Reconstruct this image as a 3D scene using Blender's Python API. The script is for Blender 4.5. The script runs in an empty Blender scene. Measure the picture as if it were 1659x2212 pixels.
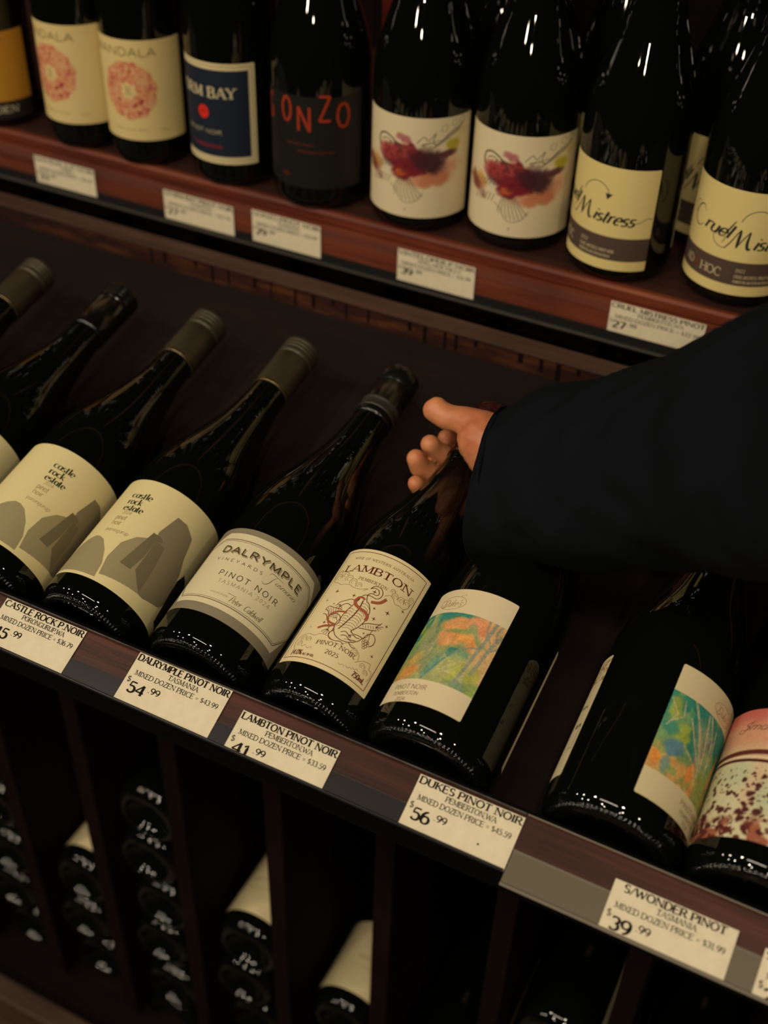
import bpy, bmesh, math, random
import numpy as np
from mathutils import Vector, Matrix
random.seed(7)
C = bpy.context.scene.collection
scn = bpy.context.scene

# ------------------------------------------------------------------ camera
YAW, PITCH, ROLL = -0.44782, 0.69108, 0.03563
CAM = Vector((0, -0.42384, 0.58115))
fw = Vector((math.sin(YAW)*math.cos(PITCH), math.cos(YAW)*math.cos(PITCH), -math.sin(PITCH)))
rt = Vector((math.cos(YAW), -math.sin(YAW), 0)); up = rt.cross(fw)
r2 = math.cos(ROLL)*rt + math.sin(ROLL)*up; u2 = -math.sin(ROLL)*rt + math.cos(ROLL)*up
cd = bpy.data.cameras.new('camera'); cam = bpy.data.objects.new('camera', cd); C.objects.link(cam)
M = Matrix((r2, u2, -fw)).transposed().to_4x4(); M.translation = CAM; cam.matrix_world = M
cd.sensor_fit = 'VERTICAL'; cd.sensor_height = 36; cd.lens = 2577.74/2212*36
cd.clip_start = .02
cd.dof.use_dof = True; cd.dof.focus_distance = .775; cd.dof.aperture_fstop = 4.5
scn.camera = cam
# ------------------------------------------------------------------ world, lamps, exposure
w = bpy.data.worlds.new('room'); scn.world = w; w.use_nodes = True
w.node_tree.nodes['Background'].inputs[0].default_value = (1, .72, .45, 1)
w.node_tree.nodes['Background'].inputs[1].default_value = .0022
WARM = (1, .86, .65)
def area(x, y, z, sx, sy, e, tgt):
    l = bpy.data.lights.new('ceiling_lamp', 'AREA'); l.shape = 'RECTANGLE'; l.size = sx; l.size_y = sy
    l.energy = e; l.color = WARM
    o = bpy.data.objects.new('ceiling_lamp', l); C.objects.link(o); o.location = (x, y, z)
    o.rotation_euler = (Vector(tgt)-Vector((x, y, z))).to_track_quat('-Z', 'Y').to_euler()
for gx, gy in ((-4.6, -1.3), (-4.4, -3.4), (-2.9, -1.1), (-2.9, -2.9), (-1.5, -.9), (-1.2, -2.6), (-1.3, -4.4), (.3, -1.0), (.5, -2.8), (.4, -4.6), (1.8, -1.9)):
    area(gx, gy, 1.95, .12, .12, 8.5 if gy > -2 else 11, (gx*.3-.2, .1, 0))
area(-.55, -1.15, 1.85, 1.1, .07, 9, (-.3, .1, 0))
scn.view_settings.view_transform = 'Standard'; scn.view_settings.look = 'None'
scn.view_settings.gamma = 1; scn.view_settings.use_curve_mapping = False
scn.view_settings.exposure = 0.10

# ------------------------------------------------------------------ helpers
def lin(c):
    return tuple((v/255/12.92 if v/255 <= .04045 else ((v/255+.055)/1.055)**2.4) for v in c)
def mat(name, col, rough=.5, metal=0, spec=.5, coat=0, bump=None, noise=None):
    m = bpy.data.materials.new(name); m.use_nodes = True; n = m.node_tree.nodes; l = m.node_tree.links
    b = n['Principled BSDF']; b.inputs['Base Color'].default_value = (*lin(col), 1)
    b.inputs['Roughness'].default_value = rough; b.inputs['Metallic'].default_value = metal
    b.inputs['Specular IOR Level'].default_value = spec; b.inputs['Coat Weight'].default_value = coat
    if noise:
        sc, amt = noise
        t = n.new('ShaderNodeTexNoise'); t.inputs['Scale'].default_value = sc; t.inputs['Detail'].default_value = 4
        tc = n.new('ShaderNodeTexCoord'); l.new(tc.outputs['Object'], t.inputs['Vector'])
        r = n.new('ShaderNodeValToRGB')
        a = lin(col); r.color_ramp.elements[0].color = (*[v*(1-amt) for v in a], 1); r.color_ramp.elements[1].color = (*[v*(1+amt) for v in a], 1)
        r.color_ramp.elements[0].position = .35; r.color_ramp.elements[1].position = .65
        l.new(t.outputs['Fac'], r.inputs[0]); l.new(r.outputs[0], b.inputs['Base Color'])
    if bump:
        sc, st = bump
        t = n.new('ShaderNodeTexNoise'); t.inputs['Scale'].default_value = sc; t.inputs['Detail'].default_value = 3
        tc = n.new('ShaderNodeTexCoord'); l.new(tc.outputs['Object'], t.inputs['Vector'])
        bp = n.new('ShaderNodeBump'); bp.inputs['Strength'].default_value = st; bp.inputs['Distance'].default_value = .001
        l.new(t.outputs['Fac'], bp.inputs['Height']); l.new(bp.outputs[0], b.inputs['Normal'])
    return m
def wood(name, c1, c2, c3, rough=.35, stretch=(2.2, 55, 55), spec=.4):
    m = bpy.data.materials.new(name); m.use_nodes = True; n = m.node_tree.nodes; l = m.node_tree.links
    b = n['Principled BSDF']; b.inputs['Roughness'].default_value = rough; b.inputs['Specular IOR Level'].default_value = spec
    tc = n.new('ShaderNodeTexCoord'); mp = n.new('ShaderNodeMapping'); mp.inputs['Scale'].default_value = stretch
    l.new(tc.outputs['Object'], mp.inputs['Vector'])
    t = n.new('ShaderNodeTexNoise'); t.inputs['Scale'].default_value = 2.2; t.inputs['Detail'].default_value = 7; t.inputs['Roughness'].default_value = .62
    l.new(mp.outputs[0], t.inputs['Vector'])
    r = n.new('ShaderNodeValToRGB'); e = r.color_ramp.elements
    e[0].position = .32; e[0].color = (*lin(c1), 1); e[1].position = .7; e[1].color = (*lin(c3), 1)
    k = e.new(.52); k.color = (*lin(c2), 1)
    l.new(t.outputs['Fac'], r.inputs[0])
    t2 = n.new('ShaderNodeTexNoise'); t2.inputs['Scale'].default_value = 9; l.new(tc.outputs['Object'], t2.inputs['Vector'])
    mx = n.new('ShaderNodeMix'); mx.data_type = 'RGBA'; mx.blend_type = 'MULTIPLY'; mx.inputs[0].default_value = .55
    r2_ = n.new('ShaderNodeValToRGB'); r2_.color_ramp.elements[0].position = .35; r2_.color_ramp.elements[0].color = (.45, .42, .42, 1); r2_.color_ramp.elements[1].position = .6
    l.new(t2.outputs['Fac'], r2_.inputs[0]); l.new(r.outputs[0], mx.inputs[6]); l.new(r2_.outputs[0], mx.inputs[7]); l.new(mx.outputs[2], b.inputs['Base Color'])
    bp = n.new('ShaderNodeBump'); bp.inputs['Strength'].default_value = .25; bp.inputs['Distance'].default_value = .0006
    l.new(t.outputs['Fac'], bp.inputs['Height']); l.new(bp.outputs[0], b.inputs['Normal'])
    return m
def mesh_obj(name, verts, faces, m=None, parent=None, smooth=False, mats=None):
    me = bpy.data.meshes.new(name); me.from_pydata([tuple(v) for v in verts], [], faces)
    if mats:
        for x in mats: me.materials.append(x)
    elif m: me.materials.append(m)
    if smooth: me.polygons.foreach_set('use_smooth', [True]*len(me.polygons))
    me.update()
    o = bpy.data.objects.new(name, me); C.objects.link(o)
    if parent: o.parent = parent
    return o
def tag(o, label=None, cat=None, group=None, kind=None):
    if label: o['label'] = label
    if cat: o['category'] = cat
    if group: o['group'] = group
    if kind: o['kind'] = kind
    return o
def empty(name, loc=(0, 0, 0), rot=(0, 0, 0)):
    o = bpy.data.objects.new(name, None); C.objects.link(o); o.location = loc; o.rotation_euler = rot
    o.empty_display_size = .03; return o
def prism_x(name, prof, x0, x1, m, parent=None, bevel=0):
    """extrude a (y,z) outline along X"""
    n = len(prof); v = [(x0, y, z) for y, z in prof]+[(x1, y, z) for y, z in prof]
    f = [tuple(range(n-1, -1, -1)), tuple(range(n, 2*n))]+[(i, (i+1) % n, n+(i+1) % n, n+i) for i in range(n)]
    o = mesh_obj(name, v, f, m, parent)
    bm = bmesh.new(); bm.from_mesh(o.data); bmesh.ops.recalc_face_normals(bm, faces=bm.faces)
    if bevel:
        bmesh.ops.bevel(bm, geom=[e for e in bm.edges], offset=bevel, segments=2, affect='EDGES', profile=.5)
    bm.to_mesh(o.data); bm.free(); return o
def box(name, a, b, m, parent=None, bevel=0):
    return prism_x(name, [(a[1], a[2]), (b[1], a[2]), (b[1], b[2]), (a[1], b[2])], a[0], b[0], m, parent, bevel)

# ------------------------------------------------------------------ materials
GLASS = mat('black_green_glass', (7, 9, 6), .016, spec=.5, coat=.0)
GLASS_DUSTY = mat('dusty_dark_glass', (10, 12, 9), .07, spec=.5)
PAPER = mat('cream_paper', (222, 205, 160), .6, spec=.2, bump=(900, .08))
PAPERW = mat('white_paper', (226, 212, 182), .6, spec=.2)
CARD = mat('price_card_paper', (226, 214, 186), .55, spec=.25, noise=(160, .03))
INK = mat('black_ink', (26, 20, 16), .7, spec=.1)
WOOD_UP = wood('mahogany_shelf_wood', (84, 34, 20), (110, 48, 28), (128, 66, 38), .5)
WOOD_TOP = wood('mahogany_shelf_top', (42, 22, 16), (54, 28, 21), (66, 38, 27), .55)
WOOD_LIP = wood('dark_rack_wood', (40, 16, 11), (72, 32, 22), (94, 50, 34), .35)
WOOD_BOARD = wood('sloping_board_wood', (24, 16, 15), (29, 20, 18), (36, 25, 20), .55, (3, 14, 14), .2)
WOOD_RAIL = wood('brown_rail_wood', (60, 40, 30), (70, 48, 36), (82, 57, 43), .6)
WOOD_RED = wood('red_rail_wood', (34, 12, 9), (48, 20, 11), (84, 46, 18), .5, (10, 60, 60))
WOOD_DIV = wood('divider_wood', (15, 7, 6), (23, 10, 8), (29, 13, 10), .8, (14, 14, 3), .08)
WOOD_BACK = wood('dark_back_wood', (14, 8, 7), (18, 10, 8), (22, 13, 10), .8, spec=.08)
DARKVOID = mat('dark_edge_and_void', (26, 25, 27), .3)  # strip edges, and the shaded void behind the clear plastic as a dark colour
GREYSTRIP = mat('grey_lit_haze', (104, 94, 76), .32)  # lit haze of the milky strip plastic, put into the colour
STRIPEDGE = mat('strip_plastic_edge', (120, 112, 98), .2)
def film(name, haze):
    m = bpy.data.materials.new(name); m.use_nodes = True; n = m.node_tree.nodes; l = m.node_tree.links
    n.remove(n['Principled BSDF']); out = n['Material Output']
    tr = n.new('ShaderNodeBsdfTransparent'); gl = n.new('ShaderNodeBsdfGlossy'); gl.inputs['Roughness'].default_value = .04
    gl.inputs['Color'].default_value = (1, 1, 1, 1)
    lw = n.new('ShaderNodeLayerWeight'); pw = n.new('ShaderNodeMath'); pw.operation = 'POWER'; pw.inputs[1].default_value = 4; l.new(lw.outputs['Facing'], pw.inputs[0])
    fr = n.new('ShaderNodeMath'); fr.operation = 'MULTIPLY_ADD'; fr.inputs[1].default_value = .9; fr.inputs[2].default_value = .035; l.new(pw.outputs[0], fr.inputs[0])
    mx = n.new('ShaderNodeMixShader'); l.new(fr.outputs[0], mx.inputs[0]); l.new(tr.outputs[0], mx.inputs[1]); l.new(gl.outputs[0], mx.inputs[2])
    df = n.new('ShaderNodeBsdfDiffuse'); df.inputs[0].default_value = (.7, .66, .6, 1)
    m2 = n.new('ShaderNodeMixShader'); m2.inputs[0].default_value = haze
    l.new(mx.outputs[0], m2.inputs[1]); l.new(df.outputs[0], m2.inputs[2]); l.new(m2.outputs[0], out.inputs[0])
    return m
FILM = film('clear_strip_film', .004)
EDGE2 = mat('film_edge_glints', (74, 70, 64), .25, noise=(60, .5))  # glints along the top edge of the film, painted as broken lighter colour
def colmat(name, rough=.6):
    m = bpy.data.materials.new(name); m.use_nodes = True; n = m.node_tree.nodes; l = m.node_tree.links
    b = n['Principled BSDF']; b.inputs['Roughness'].default_value = rough; b.inputs['Specular IOR Level'].default_value = .2
    a = n.new('ShaderNodeVertexColor'); a.layer_name = 'Col'; l.new(a.outputs[0], b.inputs['Base Color']); return m
PRINT = colmat('printed_paper')
inks = {}
def ink(c):
    if c not in inks: inks[c] = mat('ink_%d_%d_%d' % c, c, .65, spec=.15)
    return inks[c]

# ------------------------------------------------------------------ lettering engine
def arc(cx, cy, rx, ry, a0, a1, n=10):
    return [(cx+rx*math.cos(math.radians(a0+(a1-a0)*i/n)), cy+ry*math.sin(math.radians(a0+(a1-a0)*i/n))) for i in range(n+1)]
def G(w_, s):
    out = []
    for part in s.split(';'):
        part = part.strip(); th = False
        if part[0] == 't': th = True; part = part[1:]
        pts = []
        for tok in part.split():
            if tok[0] == 'a': pts += arc(*[float(q) for q in tok[1:].split('/')])
            else: pts.append(tuple(float(q) for q in tok.split(',')))
        out.append((th, pts))
    return (w_, out)
F = {
'A': G(.86, 't0.04,0 .43,1;.43,1 .82,0;t.19,.34 .67,.34'),
'B': G(.76, '.12,0 .12,1;.12,1 .36,1 a.38/.77/.24/.23/90/-90 .12,.54;.12,.54 .4,.54 a.4/.27/.28/.27/90/-90 .12,0'),
'C': G(.84, 'a.47/.5/.4/.5/48/312'),
'D': G(.88, '.12,0 .12,1;.12,1 .36,1 a.38/.5/.42/.5/90/-90 .12,0'),
'E': G(.72, '.12,0 .12,1;.12,1 .62,1;.12,.53 .54,.53;.12,0 .66,0'),
'F': G(.66, '.12,0 .12,1;.12,1 .62,1;.12,.53 .54,.53'),
'G': G(.9, 'a.47/.5/.4/.5/48/330;.8,.04 .8,.42 .56,.42'),
'H': G(.92, '.12,0 .12,1;.8,0 .8,1;.12,.52 .8,.52'),
'I': G(.32, '.16,0 .16,1'),
'J': G(.5, '.34,1 .34,.2 a.18/.2/.16/.2/0/-140'),
'K': G(.8, '.12,0 .12,1;t.12,.38 .7,1;.3,.56 .76,0'),
'L': G(.66, '.12,0 .12,1;.12,0 .62,0'),
'M': G(1.02, 't.12,0 .14,1;.14,1 .51,.08;t.51,.08 .88,1;.88,1 .9,0'),
'N': G(.92, 't.12,0 .12,1;.12,1 .8,0;t.8,0 .8,1'),
'O': G(.94, 'a.47/.5/.4/.5/90/450'),
'P': G(.72, '.12,0 .12,1;.12,1 .38,1 a.38/.73/.28/.27/90/-90 .12,.46'),
'Q': G(.94, 'a.47/.5/.4/.5/90/450;.5,.2 .85,-.12'),
'R': G(.8, '.12,0 .12,1;.12,1 .38,1 a.38/.75/.26/.25/90/-90 .12,.5;.4,.5 .76,0'),
'S': G(.66, 'a.33/.755/.23/.245/35/270 a.33/.255/.25/.255/90/-145'),
'T': G(.76, '.38,0 .38,1;.04,1 .72,1'),
'U': G(.88, '.12,1 .12,.36 a.44/.36/.32/.36/180/360 .76,1'),
'V': G(.84, '.04,1 .42,0;t.42,0 .8,1'),
'W': G(1.2, '.04,1 .34,0;t.34,0 .6,.9;.6,.9 .86,0;t.86,0 1.16,1'),
'X': G(.8, '.06,1 .74,0;t.06,0 .74,1'),
'Y': G(.8, '.04,1 .4,.48 .4,0;t.76,1 .4,.48'),
'Z': G(.72, '.08,1 .64,1;.64,1 .08,0;.08,0 .66,0'),
'0': G(.66, 'a.33/.5/.26/.5/90/450'),
'1': G(.5, '.08,.82 .27,1 .27,0;.08,0 .46,0'),
'2': G(.64, 'a.31/.72/.24/.28/160/-35 .08,0;.08,0 .58,0'),
'3': G(.62, 'a.29/.755/.22/.245/150/-80;a.29/.275/.25/.275/85/-150'),
'4': G(.68, '.48,0 .48,1;t.48,1 .04,.3;.04,.3 .64,.3'),
'5': G(.62, '.54,1 .14,1;t.14,1 .1,.56;a.29/.32/.26/.32/125/-150'),
'6': G(.64, 'a.33/.31/.25/.31/90/450;.08,.31 a.44/.42/.36/.58/175/95'),
'7': G(.6, '.06,1 .56,1;.56,1 .22,0'),
'8': G(.64, 'a.32/.76/.21/.24/90/450;a.32/.27/.25/.27/90/450'),
'9': G(.64, 'a.31/.69/.25/.31/90/450;.56,.69 a.2/.58/.36/.58/-5/-85'),
'$': G(.62, 'a.31/.72/.21/.2/35/270 a.31/.3/.23/.22/90/-145;t.31,-.08 .31,1.08'),
'.': G(.28, '.14,.0 .14,.1'), ',': G(.28, '.15,.08 .08,-.16'),
'/': G(.5, 't.04,-.1 .46,1.05'), '=': G(.66, 't.1,.32 .56,.32;t.1,.56 .56,.56'),
'%': G(.9, 't.14,0 .74,1;a.2/.78/.14/.2/90/450;a.68/.22/.14/.2/90/450'),
'-': G(.4, 't.06,.4 .34,.4'), "'": G(.2, '.1,1 .08,.78'), ' ': G(.34, '0,0 0,0'),
'a': G(.58, 'a.29/.3/.22/.3/60/330;.5,.6 .5,0'), 'c': G(.52, 'a.29/.3/.23/.3/50/310'),
'd': G(.6, 'a.29/.3/.22/.3/50/320;.5,1 .5,0'), 'e': G(.56, '.07,.32 .5,.32 a.29/.3/.22/.3/5/310'),
'g': G(.6, 'a.29/.3/.22/.3/50/320;.5,.6 .5,-.1 a.28/-.1/.22/.2/0/-150'), 'i': G(.26, '.13,0 .13,.6;.13,.8 .13,.88'),
'k': G(.56, '.1,0 .1,1;t.1,.22 .46,.6;.2,.34 .52,0'), 'l': G(.26, '.13,0 .13,1'),
'm': G(.92, '.1,0 .1,.6;.1,.36 a.28/.38/.18/.22/180/0 .46,0;.46,.36 a.64/.38/.18/.22/180/0 .82,0'),
'n': G(.6, '.1,0 .1,.6;.1,.34 a.3/.37/.2/.23/180/0 .5,0'), 'o': G(.6, 'a.3/.3/.23/.3/90/450'),
'p': G(.6, '.1,-.36 .1,.6;a.31/.3/.21/.3/140/-140'), 'r': G(.42, '.1,0 .1,.6;.1,.34 a.3/.36/.2/.24/180/60'),
's': G(.46, 'a.23/.45/.15/.15/35/270 a.23/.155/.17/.155/90/-145'), 't': G(.38, '.16,.86 .16,.12 a.28/.12/.12/.12/180/290;.02,.6 .32,.6'),
'u': G(.6, '.1,.6 .1,.24 a.3/.24/.2/.24/180/360;.5,.6 .5,0'), 'w': G(.84, '.04,.6 .22,0;t.22,0 .42,.56;.42,.56 .6,0;t.6,0 .8,.6'),
'h': G(.6, '.1,0 .1,1;.1,.34 a.3/.37/.2/.23/180/0 .5,0'), 'y': G(.56, '.04,.6 .28,0;.5,.6 .2,-.3'),
}
class Pen:
    """collects ribbons and fills in flat (u,v) millimetres, later wrapped on a bottle or laid on a card"""
    def __init__(s): s.v = []; s.f = []
    def ribbon(s, pts, w, w1=None, seg=2.0, taper=False, nib=None):
        # nib: (thick, thin) direction dependent width
        q = [pts[0]]
        for a, b in zip(pts, pts[1:]):
            d = math.dist(a, b)
            if d < 1e-6: continue
            n = max(1, int(d/seg)); q += [(a[0]+(b[0]-a[0])*i/n, a[1]+(b[1]-a[1])*i/n) for i in range(1, n+1)]
        if len(q) < 2: return
        L = len(q)-1; base = len(s.v)
        for i, p in enumerate(q):
            a = q[max(0, i-1)]; b = q[min(L, i+1)]; dx, dy = b[0]-a[0], b[1]-a[1]; d = math.hypot(dx, dy) or 1
            dx /= d; dy /= d; t = i/L
            ww = w if w1 is None else w+(w1-w)*t
            if nib: ww = nib[1]+(nib[0]-nib[1])*abs(dy)**1.6
            if taper: ww *= max(.12, math.sin(math.pi*min(1, max(0, t*.96+.02)))**.6)
            s.v += [(p[0]-dy*ww/2, p[1]+dx*ww/2), (p[0]+dy*ww/2, p[1]-dx*ww/2)]
        s.f += [(base+2*i, base+2*i+1, base+2*i+3, base+2*i+2) for i in range(L)]
    def rect(s, u0, v0, u1, v1, seg=2.0):
        n = max(1, int(abs(u1-u0)/seg)); b = len(s.v)
        for i in range(n+1):
            u = u0+(u1-u0)*i/n; s.v += [(u, v0), (u, v1)]
        s.f += [(b+2*i, b+2*i+2, b+2*i+3, b+2*i+1) for i in range(n)]
    def fill(s, poly, h=.5, seg=2.0):
        vs = [p[1] for p in poly]; lo, hi = min(vs), max(vs); n = max(1, int(math.ceil((hi-lo)/h)))
        ys = sorted(set([lo+(hi-lo)*i/n for i in range(n+1)]+vs))
        E = list(zip(poly, poly[1:]+poly[:1]))
        for y0, y1 in zip(ys, ys[1:]):
            if y1-y0 < 1e-5: continue
            ym = (y0+y1)/2; xs = []
            for a, b in E:
                if (a[1]-ym)*(b[1]-ym) < 0:
                    g = lambda y: a[0]+(b[0]-a[0])*(y-a[1])/(b[1]-a[1])
                    xs.append((g(ym), g(y0), g(y1)))
            xs.sort()
            for A, B in zip(xs[::2], xs[1::2]):
                m = max(1, int((B[0]-A[0])/seg)); b0 = len(s.v)
                for i in range(m+1):
                    t = i/m; s.v += [(A[1]+(B[1]-A[1])*t, y0), (A[2]+(B[2]-A[2])*t, y1)]
                s.f += [(b0+2*i, b0+2*i+2, b0+2*i+3, b0+2*i+1) for i in range(m)]
    def text(s, st, u0, v0, u1, cap, thick=.13, thin=.05, serif=False, slant=0, track=0, v1=None, arch=0, join=False):
        """one line from u0 to u1 with its baseline at v0 (v1 at the far end)"""
        W = sum(F[c][0]+track for c in st)-track
        kx = (u1-u0)/W
        x = 0
        def mp(px, py):
            u = u0+(px+slant*py)*kx; t = (u-u0)/(u1-u0)
            v = v0+py*cap+((v1-v0)*t if v1 is not None else 0)+arch*math.sin(math.pi*min(1, max(0, t)))
            return (u, v)
        for c in st:
            w_, strokes = F[c]
            if c != ' ':
                for th, pts in strokes:
                    P = [mp(x+a, b) for a, b in pts]
                    tk = thick*cap*(.5 if th and thin < thick*.8 else 1); tn = min(thin*cap, tk)
                    s.ribbon(P, 0, nib=(tk, tn))
                    if serif:
                        for q, r in ((pts[0], pts[1]), (pts[-1], pts[-2])):
                            vert = abs(q[1]-r[1]) > abs(q[0]-r[0])*.9
                            if vert and (abs(q[1]) < .01 or abs(q[1]-1) < .01) and c not in '0123456789.,/%$=SCGO' and c.isupper():
                                if c == 'A' and q[1] > .5: continue
                                if c in 'MNVW' and ((q[1] < .5 and c in 'VW') or (c == 'N' and q == (.8, 0.))): continue
                                y = 0.04 if q[1] < .5 else .96
                                s.ribbon([mp(x+q[0]-.2, y), mp(x+q[0]+.2, y)], .085*cap)
                            elif (not vert) and c in 'ETFLZ' and abs(q[0]-.12) > .02 and len(pts) == 2 and (q[0] > .5 or c == 'T'):
                                d = -.17 if q[1] > .9 else (.17 if q[1] < .1 else .09)
                                s.ribbon([mp(x+q[0], q[1]+(0 if q[1] > .9 or q[1] < .1 else -.09)), mp(x+q[0], q[1]+d)], .09*cap)
                        if c in 'CSG': s.ribbon([mp(x+w_*.84, .66), mp(x+w_*.84, .98)], .06*cap)
            x += w_+track
    def star(s, u, v, r):
        for a in (0, 90, 180, 270):
            c, d = math.cos(math.radians(a)), math.sin(math.radians(a))
            s.v += [(u+c*r, v+d*r), (u-d*r*.22, v+c*r*.22), (u+d*r*.22, v-c*r*.22)]; n = len(s.v); s.f.append((n-3, n-2, n-1))
    def wrap(s, name, R, off, m, parent):
        vs = [((R+off)*math.sin(u/1000/R), -(R+off)*math.cos(u/1000/R), v/1000) for u, v in s.v]
        return mesh_obj(name, vs, s.f, m, parent, smooth=True)
    def lay(s, name, m, parent, off):
        return mesh_obj(name, [(u/1000, v/1000, off) for u, v in s.v], s.f, m, parent)
def spline(pts, n=8):
    out = []
    P = [pts[0]]+list(pts)+[pts[-1]]
    for i in range(1, len(P)-2):
        for k in range(n):
            t = k/n
            out.append(tuple(.5*((2*P[i][j])+(-P[i-1][j]+P[i+1][j])*t+(2*P[i-1][j]-5*P[i][j]+4*P[i+1][j]-P[i+2][j])*t*t+(-P[i-1][j]+3*P[i][j]-3*P[i+1][j]+P[i+2][j])*t**3) for j in (0, 1)))
    out.append(tuple(pts[-1])); return out
# value noise for printed artwork
def vn(u, v, sc, seed=0):
    rg = np.random.RandomState(seed); T = rg.rand(64, 64)
    x = u/sc+37.3; y = v/sc+11.7; xi = np.floor(x).astype(int); yi = np.floor(y).astype(int); fx = x-xi; fy = y-yi
    fx = fx*fx*(3-2*fx); fy = fy*fy*(3-2*fy); g = lambda a, b: T[a % 64, b % 64]
    return (g(xi, yi)*(1-fx)+g(xi+1, yi)*fx)*(1-fy)+(g(xi, yi+1)*(1-fx)+g(xi+1, yi+1)*fx)*fy
def fbm(u, v, sc, seed=0, o=3):
    return sum(vn(u, v, sc/2**k, seed+k)/2**k for k in range(o))/sum(1/2**k for k in range(o))
def painted_label(name, R, u0, u1, v0, v1, cell, fn, parent, corner=1.2, off=.00015, m=None):
    nu = int((u1-u0)/cell); nv = int((v1-v0)/cell)
    U, V = np.meshgrid(np.linspace(u0, u1, nu+1), np.linspace(v0, v1, nv+1))
    col = fn(U, V) if fn else None
    # rounded corners: pull the corner vertices in
    Uo, Vo = U.copy(), V.copy()
    if corner:
        for cu, cv in ((u0+corner, v0+corner), (u1-corner, v0+corner), (u0+corner, v1-corner), (u1-corner, v1-corner)):
            du = U-cu; dv = V-cv
            inq = (np.sign(du) == np.sign(cu-(u0+u1)/2)) & (np.sign(dv) == np.sign(cv-(v0+v1)/2))
            d = np.hypot(du, dv); k = np.where(inq & (d > corner), corner/np.maximum(d, 1e-6), 1)
            Uo = np.where(inq, cu+du*k, Uo); Vo = np.where(inq, cv+dv*k, Vo)
    ph = Uo/1000/R; co = np.stack([(R+off)*np.sin(ph), -(R+off)*np.cos(ph), Vo/1000], -1).reshape(-1, 3)
    i = np.arange(nv)[:, None]*(nu+1)+np.arange(nu)[None]; fc = np.stack([i, i+1, i+nu+2, i+nu+1], -1).reshape(-1, 4)
    me = bpy.data.meshes.new(name); me.vertices.add(len(co)); me.vertices.foreach_set('co', co.ravel())
    me.loops.add(fc.size); me.loops.foreach_set('vertex_index', fc.ravel()); me.polygons.add(len(fc))
    me.polygons.foreach_set('loop_start', np.arange(0, fc.size, 4)); me.polygons.foreach_set('loop_total', np.full(len(fc), 4))
    me.polygons.foreach_set('use_smooth', np.ones(len(fc), bool))
    me.update(calc_edges=True); me.validate()
    if fn:
        c = np.clip(col, 0, 255)/255; c = np.where(c <= .04045, c/12.92, ((c+.055)/1.055)**2.4).reshape(-1, 3)
        a = me.color_attributes.new('Col', 'FLOAT_COLOR', 'POINT'); a.data.foreach_set('color', np.concatenate([c, np.ones((len(c), 1))], 1).ravel().astype(np.float32))
        me.materials.append(PRINT)
    else: me.materials.append(m)
    o = bpy.data.objects.new(name, me); C.objects.link(o); o.parent = parent; return o
def plain_label(name, R, u0, u1, v0, v1, m, parent, corner=1.2): return painted_label(name, R, u0, u1, v0, v1, 1.5, None, parent, corner, m=m)
def A3(c): return np.array(c, float)
def over(img, c, a): return img*(1-a[..., None])+A3(c)*a[..., None]
def sm(e0, e1, x):
    t = np.clip((x-e0)/(e1-e0), 0, 1); return t*t*(3-2*t)
def blob(U, V, u, v, a, b, ang=0, soft=.25, wob=0, seed=0, sc=6):
    c, s = math.cos(math.radians(ang)), math.sin(math.radians(ang)); x = (U-u)*c+(V-v)*s; y = -(U-u)*s+(V-v)*c
    d = np.sqrt((x/a)**2+(y/b)**2)
    if wob: d = d+wob*(fbm(U, V, sc, seed)-.5)*2
    return 1-sm(1-soft, 1+soft, d)
def stroke(U, V, pts, w, soft=.5):
    d = np.full(U.shape, 1e9)
    for (a, b), (c, e) in zip(pts, pts[1:]):
        L = (c-a)**2+(e-b)**2; t = np.clip(((U-a)*(c-a)+(V-b)*(e-b))/L, 0, 1); d = np.minimum(d, np.hypot(U-a-t*(c-a), V-b-t*(e-b)))
    return 1-sm(w/2-soft*.5, w/2+soft*.5, d)
# ------------------------------------------------------------------ bottles
def lathe(name, prof, m, parent, seg=64, z0=0):
    v = []; f = []; n = len(prof)
    for i in range(seg):
        a = 2*math.pi*i/seg; c, s = math.cos(a), math.sin(a)
        v += [(r*c, r*s, z+z0) for z, r in prof]
    for i in range(seg):
        j = (i+1) % seg
        for k in range(n-1): f.append((i*n+k, j*n+k, j*n+k+1, i*n+k+1))
    o = mesh_obj(name, v, f, m, parent, smooth=True)
    bm = bmesh.new(); bm.from_mesh(o.data); bmesh.ops.remove_doubles(bm, verts=bm.verts, dist=1e-6); bmesh.ops.recalc_face_normals(bm, faces=bm.faces)
    bm.to_mesh(o.data); bm.free(); return o
def bprofile(R, H=.30, kind='b'):
    p = [(.022, 0), (.019, .008), (.010, .020), (.002, .0275), (.0, .030), (.0006, R-.0095), (.0010, R-.0065), (.0022, R-.0042), (.0044, R-.0020), (.0078, R-.0006), (.012, R), (.06, R), (.112, R)]
    if kind == 'b': sh = [(.122, 1), (.132, .985), (.142, .955), (.152, .905), (.163, .83), (.175, .735), (.188, .635), (.2, .55), (.212, .485), (.224, .435), (.236, .40)]
    else: sh = [(.15, 1), (.172, 1), (.184, .97), (.194, .89), (.203, .76), (.212, .61), (.22, .49), (.228, .42), (.24, .385)]
    p += [(z, R*k) for z, k in sh]
    r = .0148
    p += [(.246, max(r, R*.375)), (.252, r-.0004), (H-.002, r-.0006), (H-.001, .010), (H-.001, 0)]
    return p
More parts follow.
